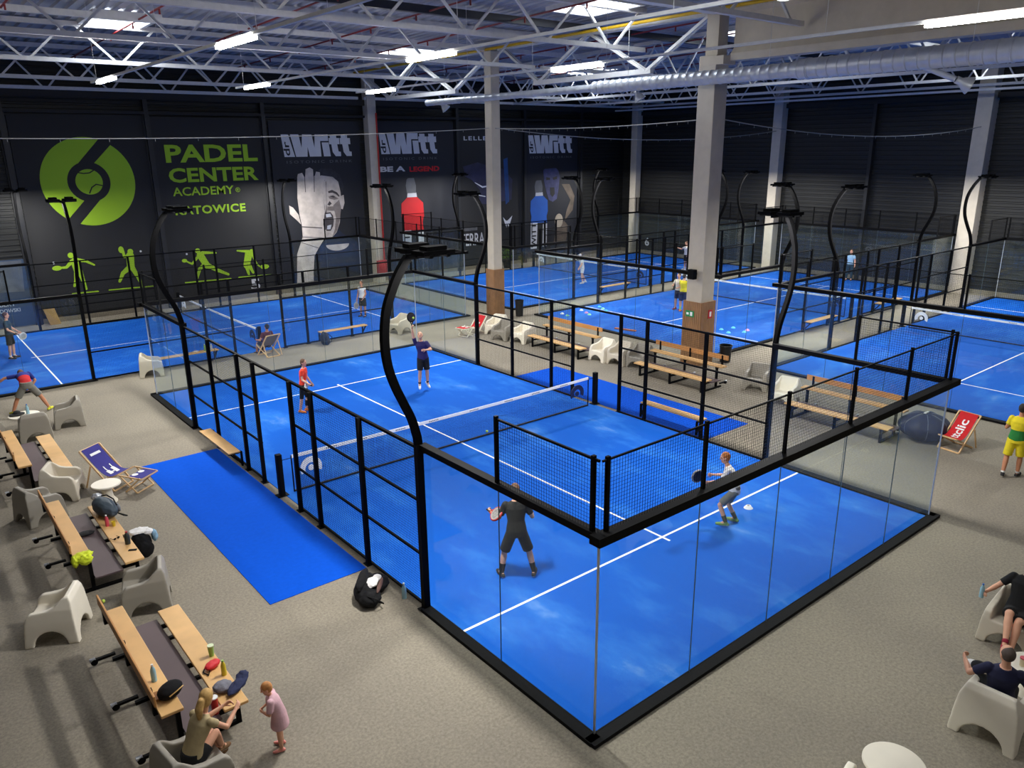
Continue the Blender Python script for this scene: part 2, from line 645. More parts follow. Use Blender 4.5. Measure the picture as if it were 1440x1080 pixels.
# red sprinkler pipes
for i, x in enumerate((-7.0, -3.2, .4, 4.0, 7.4, 13.5, 17, 20.5, 24)):
    mb = MB()
    mb.cone((x, YF + .5, roof_z(YF) - .32), (x, YB - .5, roof_z(YB) - .32), .03, .03, 8)
    y = YF + 2 + (i % 2) * 1.5
    while y < YB - 1:
        mb.cone((x, y, roof_z(y) - .5), (x, y, roof_z(y) - .3), .03, .03, 6)
        y += 3.0
    o = mb.build('sprinkler_pipe', mat('red_pipe', rgb(120, 22, 24), .45))
    tag(o, 'thin red sprinkler pipe under the roof deck, number %s from the left' % ('one two three four five six seven eight nine'.split()[i]), 'pipe')
o = MB().tube([(11.05, -4.0, 11.95), (11.05, -5.2, 11.35), (11.05, -6.3, 11.3), (11.05, -7.0, 11.55), (11.3, -7.1, 11.6)], .06, 10).build('sprinkler_pipe', red)
tag(o, 'bright red bent pipe against the concrete roof beam', 'pipe')
o = MB().cone((10.85, -3, 11.75), (10.85, 24.5, 11.6), .055, .055, 10).build('gas_pipe', yellow)
tag(o, 'yellow gas pipe running beside the top of the steel girder', 'pipe')
# ball-stop net ropes
ropem = mat('rope', rgb(150, 150, 148), .8)


def rope(p0, p1, sag, label):
    pts = []
    for i in range(25):
        k = i / 24
        p = V(p0).lerp(V(p1), k)
        p.z -= sag * 4 * k * (1 - k)
        pts.append(p)
    mb = MB().tube(pts, .018, 5)
    for i in range(1, 24):
        q = pts[i]
        mb.cone(q, q - V((0, 0, .1)), .008, .008, 4)
    o = mb.build('net_rope', ropem)
    tag(o, label, 'rope')


rope((XL, 12.35, 8.5), (10.8, 12.5, 8.43), .45, 'thin white net rope from the far clad column to the left')
rope((11.0, 12.3, 8.43), (11.2, 1.4, 8.43), .12, 'thin white net rope between the two clad columns')
rope((11.85, .85, 8.43), (32.5, .6, 8.35), .5, 'thin white net rope from the near clad column to the right wall')
rope((11.35, 12.5, 8.43), (32.5, 12.1, 8.4), .5, 'thin white net rope from the far clad column to the right wall')
# fire hose box with its red riser on the wall column
t = thing('fire_hose_box', 'red fire hose box with red riser pipe on the back wall column', 'fire hose', (11.86, 24.47, .95))
MB().bx(-.3, .3, -.1, .1, -.38, .38).build('box', red, t, bevel=.02)
MB().ell((0, -.1, 0), (.2, .05, .22)).build('door_plate', signr, t, smooth=True)
MB().cone((.22, .05, .3), (.22, .05, 8.6), .045, .045, 10).build('riser_pipe', red, t)
# ================================================================== banners on the back wall (flat printed sheets)
BY = 25.08
bdark = mat('banner_black', rgb(23, 23, 24), .7, 0, .08, .8)
bnavy = mat('banner_navy', rgb(21, 23, 31), .7, 0, .08, .8)
lime = mat('banner_lime', rgb(150, 190, 30), .7, 0, .04, .6)
bwhite = mat('banner_white', rgb(196, 198, 205), .7, 0, .04, 2)
bgrey = mat('banner_grey', rgb(90, 92, 98), .7, 0, .1, 3)
bred = mat('banner_red', rgb(190, 20, 26), .7, 0, .06, 2)
bblue = mat('banner_blue', rgb(24, 84, 170), .7, 0, .06, 2)
skinp = mat('print_skin', rgb(190, 180, 172), .8, 0, .22, 2.2)
skind = mat('print_shadow', rgb(70, 64, 66), .8, 0, .2, 4)
bmid = mat('print_blue_grey', rgb(64, 66, 100), .8, 0, .3, 3)


def flat(polys, y, name, m, parent, sep=False):
    """polygons (x, z) as one printed layer at distance y"""
    if sep:
        for p in polys:
            flat([p], y, name, m, parent)
        return
    mb = MB()
    for i, p in enumerate(polys):
        d = .0004 * (i % 12)
        mb.prism(p, lambda q: (q[0], y - d, q[1]), lambda q: (q[0], y + .006, q[1]))
    return mb.build(name, m, parent)


def disc(c, r, n=40, a0=0, a1=360, ry=None):
    return [(c[0] + r * math.cos(rad(a0 + (a1 - a0) * i / n)), c[1] + (ry or r) * math.sin(rad(a0 + (a1 - a0) * i / n))) for i in range(n if a1 - a0 == 360 else n + 1)]


def stroke(pts, w):
    """thick line with round joints as a set of polygons"""
    out = []
    ws = w if isinstance(w, (list, tuple)) else [w] * len(pts)
    for (a, b, wa, wb) in zip(pts[:-1], pts[1:], ws[:-1], ws[1:]):
        a, b = V((a[0], a[1])), V((b[0], b[1]))
        d = (b - a).normalized()
        n = V((-d.y, d.x))
        out.append([tuple(a + n * wa / 2), tuple(a - n * wa / 2), tuple(b - n * wb / 2), tuple(b + n * wb / 2)])
    for p, q in zip(pts, ws):
        out.append(disc(p, q / 2, 12))
    return out


def words(body, x, z, w, h, m, parent, y=BY - .02, bold=0.0, spacing=1.0, vertical=False, shear=0.0, name='lettering'):
    if vertical:
        f = lambda a, b, c: (x + w - b, y - c, z + a)
        return text_mesh(body, h, w, f, bold, shear, spacing).build(name, m, parent)
    return text_mesh(body, w, h, lambda a, b, c: (x + a, y - c, z + b), bold, shear, spacing).build(name, m, parent)


def banner(x0, x1, z0, z1, label, m=bdark):
    t = thing('wall_banner', label, 'banner', (0, 0, 0))
    MB().bx(x0, x1, BY, BY + .03, z0, z1).build('sheet', m, t)
    return t


# 1: round lime logo with a ball in a loop
b1 = banner(-5.75, -.2, .35, 9.25, 'black wall banner with the round lime logo and two lime players')
C = (-2.92, 6.3)
flat([disc(C, 1.98, 64)], BY - .012, 'logo_disc', lime, b1)
ring = disc(C, .9, 40)
flat([ring, [(-3.62, 6.75), (-2.62, 7.1), (-1.5, 8.2), (-2.1, 8.35)], [(-2.22, 5.85), (-3.22, 5.5), (-4.22, 4.47), (-3.75, 4.25)]], BY - .02, 'logo_loop', bdark, b1)
flat([disc(C, .57, 32)], BY - .028, 'logo_ball', lime, b1)
flat(stroke([(-3.3, 6.72), (-3.1, 6.68), (-2.85, 6.7), (-2.68, 6.8)], .05) + stroke([(-2.98, 5.8), (-2.85, 6.05), (-2.65, 6.18), (-2.4, 6.12)], .05), BY - .036, 'ball_seam', bdark, b1)


def player(parent, head, strokes, racket=None, base=None):
    P = [disc(head, .13, 16)]
    for s in strokes:
        P += stroke(*s)
    if racket:
        P.append(disc(racket[0], racket[1], 16, ry=racket[2]))
    flat(P, BY - .012, 'player_silhouette', lime, parent)
    if base:
        flat(stroke(base, .06), BY - .012, 'ground_line', lime, parent)


player(b1, (-4.2, 3.03), [([(-4.2, 2.75), (-4.46, 2.5), (-4.75, 2.5)], [.18, .12, .08]), ([(-4.05, 2.72), (-4.0, 2.2)], [.4, .34]), ([(-4.08, 2.2), (-4.15, 1.9), (-4.27, 1.6)], [.22, .16, .1]), ([(-3.93, 2.8), (-3.6, 2.7), (-3.29, 2.5)], [.16, .12, .08]), ([(-3.95, 2.3), (-3.88, 1.9), (-3.8, 1.42)], [.26, .18, .12])], ((-4.85, 2.5), .2, .11), [(-4.4, 1.26), (-3.3, 1.24)])
player(b1, (-1.62, 2.98), [([(-1.95, 3.05), (-1.92, 2.75), (-1.72, 2.8)], [.12, .12, .14]), ([(-1.66, 2.78), (-1.7, 2.25)], [.36, .34]), ([(-1.76, 2.22), (-2.1, 1.98), (-2.3, 1.6)], [.26, .18, .12]), ([(-1.64, 2.2), (-1.46, 1.75), (-1.3, 1.28)], [.24, .18, .12])], ((-2.02, 3.1), .12, .16), [(-2.82, 1.24), (-.79, 1.2)])
flat([disc((-4.95, 2.75), .05, 10), disc((-1.15, 2.95), .05, 10)], BY - .012, 'ball_print', bwhite, b1)
# 2: lettering
b2 = banner(.12, 5.5, .35, 9.2, 'black wall banner reading PADEL CENTER ACADEMY KATOWICE in lime')
words('PADEL', .6, 7.08, 4.6, .84, lime, b2, bold=.03)
words('CENTER', .64, 6.12, 4.5, .7, lime, b2, bold=.03)
words('ACADEMY', .72, 5.48, 3.05, .42, lime, b2, bold=.015)
words('\u00ae', 3.85, 5.55, .24, .24, lime, b2)
words('KATOWICE', .72, 4.56, 3.56, .42, lime, b2, bold=.03, spacing=1.1)
player(b2, (1.56, 2.73), [([(1.66, 2.5), (1.93, 1.95)], [.36, .32]), ([(1.79, 2.62), (2.47, 2.55)], [.16, .07]), ([(1.5, 2.4), (1.2, 2.1), (.95, 2.25)], [.14, .1, .07]), ([(1.81, 1.99), (1.56, 1.83), (1.36, 1.35)], [.24, .17, .12]), ([(1.92, 1.98), (2.4, 1.68), (2.98, 1.38)], [.28, .19, .12])], ((.85, 2.3), .13, .09), [(.76, 1.19), (3.09, 1.14)])
player(b2, (4.36, 2.45), [([(4.18, 2.34), (4.0, 1.75)], [.4, .34]), ([(4.2, 2.46), (3.59, 2.56)], [.16, .07]), ([(4.38, 2.33), (4.52, 1.85), (4.7, 1.62)], [.16, .1, .07]), ([(3.98, 1.75), (4.07, 1.28)], [.22, .12]), ([(4.14, 1.73), (4.32, 1.33)], [.22, .12])], ((4.98, 1.58), .24, .13), [(3.52, 1.16), (5.29, 1.11)])
flat([disc((1.0, 2.62), .05, 10)], BY - .012, 'ball_print', bwhite, b2)
words('5', 4.12, .38, .5, .6, bwhite, b2, bold=.03)


def brand(parent, x, z, w, h):
    """block letters of the drink brand"""
    K = lambda L: [(x + (a - 215) / 900 * w, z + h - (b - 150) / 310 * h) for a, b in L]
    polys = [K([(215, 155), (305, 155), (370, 458), (240, 458)]),
             K([(330, 155), (435, 155), (462, 340), (480, 155), (600, 155), (628, 340), (640, 155), (810, 155), (812, 245), (705, 245), (708, 458), (560, 458), (538, 320), (528, 458), (385, 458)]),
             K([(725, 265), (815, 265), (832, 458), (742, 458)])]
    for dx in (0, 147):
        polys.append(K([(835 + dx, 165), (920 + dx, 165), (922 + dx, 205), (958 + dx, 205), (960 + dx, 290), (928 + dx, 290), (940 + dx, 390), (970 + dx, 398), (970 + dx, 458), (900 + dx, 458), (862 + dx, 400), (850 + dx, 290), (822 + dx, 290), (820 + dx, 205), (838 + dx, 205)]))
    flat(polys, BY - .012, 'brand_letters', bwhite, parent)
    text_mesh('dr', h * .62, w * .085, lambda a, b, c: (x + w * .112 - b - a * .09, BY - .02, z + h * .06 + a), .02).build('lettering', bnavy, parent)
    words('ISOTONIC DRINK', x + .05 * w, z - h * .28, w * .95, h * .12, bgrey, parent, spacing=1.5)


b3 = banner(5.95, 11.25, .3, 9.1, 'navy wall banner of a shouting face with a raised hand', bnavy)
brand(b3, 6.58, 7.25, 4.1, 1.18)
flat([[(8.3, 6.3), (8.75, 6.62), (9.35, 6.6), (9.85, 6.25), (10.05, 5.6), (9.9, 5.2), (9.7, 5.9), (8.5, 6.2)]], BY - .012, 'hair_print', mat('print_hair', rgb(42, 42, 50), .8, 0, .3, 9), b3)
flat([[(8.9, 2.9), (9.5, 3.3), (9.75, 3.0), (10.6, 2.5), (10.9, 1.2), (8.2, 1.2), (8.3, 2.4)]], BY - .012, 'shirt_print', mat('print_shirt', rgb(30, 38, 62), .8, 0, .25, 2), b3)
flat([[(8.3, 6.15), (8.73, 6.25), (9.4, 6.15), (9.72, 5.88), (9.82, 5.31), (9.83, 4.88), (9.77, 4.48), (9.63, 3.61), (9.39, 3.1), (9.06, 2.81), (8.6, 2.88), (8.4, 3.6), (8.2, 5)]], BY - .016, 'face_print', skinp, b3)
flat([[(9.84, 5.1), (10.0, 5.15), (10.02, 4.7), (9.88, 4.35), (9.78, 4.4)]], BY - .016, 'ear_print', skinp, b3)
mid = mat('print_halftone', rgb(130, 120, 116), .8, 0, .2, 4)
flat([[(9.3, 4.6), (9.7, 4.9), (9.78, 4.4), (9.62, 3.7), (9.4, 3.15), (9.1, 2.86), (9.3, 3.3), (9.42, 3.9)], [(9.05, 5.1), (9.35, 5.15), (9.68, 4.95), (9.4, 4.9), (9.1, 4.98)], [(8.95, 4.55), (9.3, 4.55), (9.4, 4.3), (9.2, 4.3), (8.9, 4.35)]], BY - .02, 'face_halftone', mid, b3, True)
flat([[(9.05, 5.38), (9.3, 5.45), (9.6, 5.3), (9.74, 5.1), (9.7, 5.05), (9.5, 5.22), (9.3, 5.3), (9.08, 5.28)], [(9.12, 5.12), (9.3, 5.14), (9.5, 5.06), (9.35, 5.02)], [(9.1, 4.85), (9.22, 4.7), (9.07, 4.6), (8.95, 4.66)], [(8.8, 4.22), (9.1, 4.24), (9.24, 4.05), (9.27, 3.75), (9.2, 3.45), (9.03, 3.2), (8.76, 3.22)], [(8.62, 4.9), (8.9, 6.0), (8.98, 5.9), (8.9, 4.5), (8.75, 3.3), (8.55, 3.2)]], BY - .024, 'face_shadow', skind, b3, True)
flat([[(8.8, 4.14), (9.08, 4.16), (9.16, 3.98), (8.82, 3.96)], [(8.84, 3.5), (9.1, 3.55), (9.02, 3.3), (8.82, 3.3)]], BY - .028, 'teeth_print', bwhite, b3, True)
hand = [(7.3, 6.2), (7.35, 6.36), (7.6, 6.42), (7.7, 6.2), (7.76, 6.2), (7.82, 6.6), (8.07, 6.69), (8.25, 6.58), (8.24, 6.2), (8.34, 6.25), (8.42, 6.46), (8.64, 6.42), (8.66, 5.9), (8.72, 5.2), (8.76, 4.3), (8.6, 3.6), (8.72, 2.95), (8.14, 2.22), (7.91, 1.88), (7.79, 1.09), (7.72, .32), (6.73, .35), (6.89, 2.07), (7.31, 2.99), (7.32, 3.59), (7.24, 4.2), (7.2, 5.1)]
flat([hand], BY - .03, 'hand_print', skinp, b3)
flat([[(8.8, 6.0), (8.95, 5.95), (8.9, 4.7), (8.8, 4.2), (8.72, 5.2)]], BY - .03, 'finger_print', skinp, b3)
flat(stroke([(7.72, 6.2), (7.7, 5.4)], .035) + stroke([(8.28, 6.2), (8.22, 5.4)], .035) + stroke([(7.3, 3.55), (8.5, 3.4)], .05) + stroke([(7.25, 3.0), (8.5, 2.85)], .03) + stroke([(7.2, 2.7), (8.2, 2.3)], .03), BY - .036, 'hand_crease', skind, b3)
flat([[(6.69, 4.73), (6.91, 4.6), (7.19, 4.2), (7.28, 3.68), (7.03, 3.95), (6.69, 4.27)]], BY - .014, 'ear_print', skinp, b3)
flat([disc((9.4, 2.42), .72, 24, 180, 360, ry=.36)], BY - .016, 'shoulder_print', skinp, b3)
words('BALL', 9.4, .9, .9, .25, bgrey, b3) if False else None
b4 = banner(12.3, 17.75, .3, 9.15, 'navy wall banner with the red drink bottle', bnavy)
brand(b4, 12.5, 7.32, 3.98, 1.2)
words('BE A', 12.46, 6.33, 1.7, .3, bwhite, b4, bold=.04)
words('LEGEND', 14.45, 6.29, 2.15, .3, bred, b4, bold=.04)


def bottle_print(parent, x, k, m):
    P = lambda L: [(x + a, c * k + .05) for a, c in L]
    flat([P([(-.32, 5.8), (-.22, 5.88), (.2, 5.88), (.32, 5.43), (.3, 5.0), (-.34, 5.0), (-.4, 5.45)])], BY - .012, 'bottle_cap', bgrey, parent)
    flat([P([(-.3, 5.02), (.32, 5.02), (.36, 4.75), (-.34, 4.75)]), P([(-.75, 2.85), (-.15, 2.8), (-.22, .9), (-.78, .9)]), P([(.35, 2.7), (.74, 2.7), (.7, 1.0), (.3, 1.0)])], BY - .012, 'bottle_label', bwhite, parent)
    flat([P([(-.34, 4.76), (.36, 4.76), (.78, 4.4), (.8, 3.6), (.68, 3.24), (.74, 2.78), (-.76, 2.82), (-.7, 3.3), (-.8, 3.7), (-.76, 4.42)])], BY - .016, 'bottle_body', m, parent)
    flat([P([(-.15, 2.75), (.35, 2.75), (.3, .9), (-.2, .9)])], BY - .016, 'bottle_shade', bdark, parent)
    words('WITT', x - .7, .95, .42, 1.7, bdark, parent, BY - .024, .02, vertical=True)


bottle_print(b4, 14.54, 1.0, bred)
b5 = banner(18.1, 23.25, .3, 9.0, 'dark wall banner with a blue car front half hidden by the column', bdark)
words('LELLEK', 18.5, 8.08, 2.3, .24, bwhite, b5, bold=.02, spacing=1.25)
flat([[(18.4, 6.5), (19.56, 6.74), (20.4, 6.5), (21.6, 6.3), (22.4, 5.6), (22.3, 4.3), (20.21, 4.1), (19.57, 4.2), (19.7, 5.01), (19.1, 5.65), (18.53, 5.92)]], BY - .012, 'car_print', mat('print_car', rgb(36, 36, 62), .6, 0, .35, 1.6), b5)
flat(stroke([(19.3, 5.5), (19.9, 5.2), (20.3, 5.25)], [.03, .1, .08]) + stroke([(19.6, 4.7), (20.1, 4.6)], .06), BY - .02, 'headlight_print', bwhite, b5)
flat([[(21.65, 6.9), (22.0, 7.0), (22.1, 4.2), (21.8, 4.0)]], BY - .02, 'light_streak', mat('print_streak', rgb(24, 60, 110), .7, 0, .2, 2), b5)
flat([[(18.0 + k * .13, 2.5), (18.1 + k * .13, 2.5), (18.1 + k * .13, 2.7), (18.0 + k * .13, 2.7)] for k in range(11)], BY - .02, 'fine_print', bgrey, b5)
words('TERRAMAR', 18.02, 1.55, 3.3, .78, bwhite, b5, bold=.01)
words('Zapytaj doradce', 18.6, .95, 1.7, .14, bwhite, b5) if False else None
flat([[(21.55, 3.2), (21.8, 2.95), (21.95, 2.95), (22.35, 3.25), (22.15, 2.75), (22.0, 2.5), (21.92, 2.75), (21.85, 2.5), (21.72, 2.75)]], BY - .02, 'emblem', bwhite, b5)
b6 = banner(23.6, 28.35, .3, 9.0, 'navy wall banner with the blue drink bottle and a shouting man', bnavy)
brand(b6, 23.8, 7.22, 4.0, 1.18)
flat([[(25.14, 6.1), (25.3, 6.25), (25.73, 6.3), (26.47, 6.2), (26.66, 5.68), (26.57, 4.88), (26.39, 4.15), (26.02, 3.97), (25.65, 4.12), (25.37, 4.8), (25.19, 5.46)]], BY - .012, 'face_print', bmid, b6)
flat([[(25.05, 6.2), (25.4, 6.8), (26.2, 6.9), (26.75, 6.4), (26.6, 6.0), (26.3, 6.25), (25.4, 6.2)], [(25.4, 5.65), (25.75, 5.6), (25.75, 5.45), (25.4, 5.45)], [(26.0, 5.6), (26.4, 5.7), (26.4, 5.5), (26.05, 5.45)], [(25.75, 4.95), (26.15, 4.95), (26.2, 4.5), (25.98, 4.3), (25.78, 4.5)]], BY - .02, 'face_shadow', bdark, b6, True)
flat([[(26.85, 5.14), (27.61, 5.11), (28.1, 4.28), (27.93, 3.32), (27.16, 2.61), (27.35, 3.35), (27.72, 4.02)], [(26.09, 1.12), (26.4, 2.1), (27.12, 2.6), (27.46, 2.27), (27.3, 1.03)]], BY - .012, 'arm_print', mat('print_arm', rgb(86, 76, 66), .8, 0, .3, 2), b6, True)
flat([disc((26.6, 2.65), .38, 24, ry=.48)], BY - .02, 'racket_print', mat('print_beige', rgb(150, 140, 124), .8, 0, .15, 3), b6)
bottle_print(b6, 24.75, .92, bblue)
b0 = banner(-8.6, -6.1, .05, 3.05, 'blue and grey wall banner at the left frame edge with a name', mat('banner_steel', rgb(40, 58, 84), .7, 0, .15, 1.2))
flat([[(-8.5, 1.7), (-8.5, 3.0), (-6.2, 3.0), (-6.3, 1.6)]], BY - .012, 'photo_print', mat('print_grey', rgb(78, 84, 94), .7, 0, .4, 1.5), b0)
words('ROBERT', -7.75, 1.0, 1.0, .17, bwhite, b0, bold=.01)
words('LEWANDOWSKI', -8.1, .72, 1.5, .17, bwhite, b0, bold=.01)
o = MB().prism([(-5.75, .72), (-5.3, .76), (-5.15, .0), (-5.6, .0)], lambda p: (p[0], 24.6 + .3 * p[1], p[1]), lambda p: (p[0], 24.64 + .3 * p[1], p[1])).build('wooden_board', mat('board_wood', rgb(150, 120, 70), .7))
tag(o, 'small tilted wooden board against the back wall below the first banner', 'board')
words('6', .0, .0, .1, .1, bwhite, None) if False else None
text_mesh('6', .42, .6, lambda a, b, c: (XR - .06, 22.75 - a, .55 + b), .03).build('court_number', bwhite, bpy.data.objects['wall_right'])
# ================================================================== courts
turf = mat('blue_turf', rgb(20, 92, 205), .9, 0, .1, 1.5)
nt, b = nodes_of(turf)
tc = nt.nodes.new('ShaderNodeTexCoord')
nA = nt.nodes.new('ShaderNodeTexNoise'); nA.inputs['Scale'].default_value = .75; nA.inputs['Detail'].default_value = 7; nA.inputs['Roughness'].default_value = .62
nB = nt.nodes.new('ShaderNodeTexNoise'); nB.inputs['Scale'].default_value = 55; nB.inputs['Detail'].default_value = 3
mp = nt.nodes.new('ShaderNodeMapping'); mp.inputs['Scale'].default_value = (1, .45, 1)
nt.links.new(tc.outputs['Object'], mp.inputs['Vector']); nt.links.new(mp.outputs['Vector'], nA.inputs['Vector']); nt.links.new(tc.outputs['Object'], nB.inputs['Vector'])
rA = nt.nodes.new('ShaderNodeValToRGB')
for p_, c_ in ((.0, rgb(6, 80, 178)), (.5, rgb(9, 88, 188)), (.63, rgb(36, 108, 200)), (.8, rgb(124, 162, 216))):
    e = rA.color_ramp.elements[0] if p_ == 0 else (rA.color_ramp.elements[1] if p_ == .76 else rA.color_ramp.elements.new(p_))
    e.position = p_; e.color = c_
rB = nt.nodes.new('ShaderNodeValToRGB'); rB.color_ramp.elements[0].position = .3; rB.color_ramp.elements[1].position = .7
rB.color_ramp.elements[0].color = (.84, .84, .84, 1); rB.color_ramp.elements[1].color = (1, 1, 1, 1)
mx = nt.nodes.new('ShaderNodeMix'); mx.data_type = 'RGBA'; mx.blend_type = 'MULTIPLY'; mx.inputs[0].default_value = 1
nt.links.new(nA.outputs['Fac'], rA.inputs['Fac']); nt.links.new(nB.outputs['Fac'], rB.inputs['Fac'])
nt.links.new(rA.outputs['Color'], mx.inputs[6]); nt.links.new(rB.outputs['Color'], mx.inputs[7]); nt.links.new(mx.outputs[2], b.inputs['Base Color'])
b.inputs['Specular IOR Level'].default_value = .15
matm = mat('blue_mat', rgb(4, 80, 200), .95, 0, .05, 12, spec=.1)
nett = mat('black_net', rgb(14, 15, 18), .8)
navy_mark = mat('navy_mark', rgb(16, 28, 66), .6)

glass = bpy.data.materials.new('clear_glass')
glass.use_nodes = True
nt = glass.node_tree
nt.nodes.clear()
out = nt.nodes.new('ShaderNodeOutputMaterial'); tr = nt.nodes.new('ShaderNodeBsdfTransparent'); gl = nt.nodes.new('ShaderNodeBsdfGlossy'); mxs = nt.nodes.new('ShaderNodeMixShader'); df = nt.nodes.new('ShaderNodeBsdfDiffuse'); mx2 = nt.nodes.new('ShaderNodeMixShader')
# Schlick reflectance from the facing ratio, the same for both sides of the pane; a faint dusty film
lw = nt.nodes.new('ShaderNodeLayerWeight'); pw = nt.nodes.new('ShaderNodeMath'); pw.operation = 'POWER'; pw.inputs[1].default_value = 5
sc_ = nt.nodes.new('ShaderNodeMath'); sc_.operation = 'MULTIPLY_ADD'; sc_.inputs[1].default_value = .34; sc_.inputs[2].default_value = .025
nt.links.new(lw.outputs['Facing'], pw.inputs[0]); nt.links.new(pw.outputs[0], sc_.inputs[0])
nzg = nt.nodes.new('ShaderNodeTexNoise'); nzg.inputs['Scale'].default_value = 1.2
rg = nt.nodes.new('ShaderNodeMapRange'); rg.inputs[3].default_value = .005; rg.inputs[4].default_value = .014
nt.links.new(nzg.outputs['Fac'], rg.inputs[0])
tr.inputs['Color'].default_value = (.95, .975, .965, 1); gl.inputs['Roughness'].default_value = .02; gl.inputs['Color'].default_value = (.9, .95, .95, 1)
df.inputs['Color'].default_value = (.62, .7, .68, 1)
nt.links.new(rg.outputs[0], mx2.inputs[0]); nt.links.new(tr.outputs[0], mx2.inputs[1]); nt.links.new(df.outputs[0], mx2.inputs[2])
nt.links.new(sc_.outputs[0], mxs.inputs[0]); nt.links.new(mx2.outputs[0], mxs.inputs[1]); nt.links.new(gl.outputs[0], mxs.inputs[2]); nt.links.new(mxs.outputs[0], out.inputs[0])
glassedge = mat('glass_edge', rgb(66, 84, 92), .35)
MESHES = {}


def cached(key, fn):
    if key not in MESHES:
        MESHES[key] = fn()
    return MESHES[key]


def wires(w, h, cell=.05, t=.003):
    mb = MB()
    nx_, nz_ = int(round(w / cell)), int(round(h / cell))

    def rod(a, bb, vert):
        q = t / 2
        if vert:
            vs = [(a - q, -q, 0), (a + q, -q, 0), (a + q, q, 0), (a - q, q, 0), (a - q, -q, h), (a + q, -q, h), (a + q, q, h), (a - q, q, h)]
        else:
            vs = [(0, -q, a - q), (0, q, a - q), (0, q, a + q), (0, -q, a + q), (w, -q, a - q), (w, q, a - q), (w, q, a + q), (w, -q, a + q)]
        mb.add(vs, [(0, 1, 5, 4), (1, 2, 6, 5), (2, 3, 7, 6), (3, 0, 4, 7)])
    for i in range(nx_ + 1):
        rod(i * cell, 0, True)
    for k in range(nz_ + 1):
        rod(k * cell, 0, False)
    return mb.mesh('mesh_panel')


def place(name, key, fn, m, parent, loc, rz=0.0, smooth=False):
    me = cached(key, fn)
    if not me.materials:
        for q in (m if isinstance(m, (list, tuple)) else [m]):
            me.materials.append(q)
    o = bpy.data.objects.new(name, me)
    COL.objects.link(o)
    o.parent = parent
    o.location = loc
    o.rotation_euler = (0, 0, rz)
    return o


def post_mesh(w, d, h, foot=True):
    mb = MB().bx(-w / 2, w / 2, -d / 2, d / 2, 0, h)
    if foot:
        mb.bx(-w * .9, w * .9, -d * 1.1, d * 1.1, 0, .015)
    return mb.mesh('post')


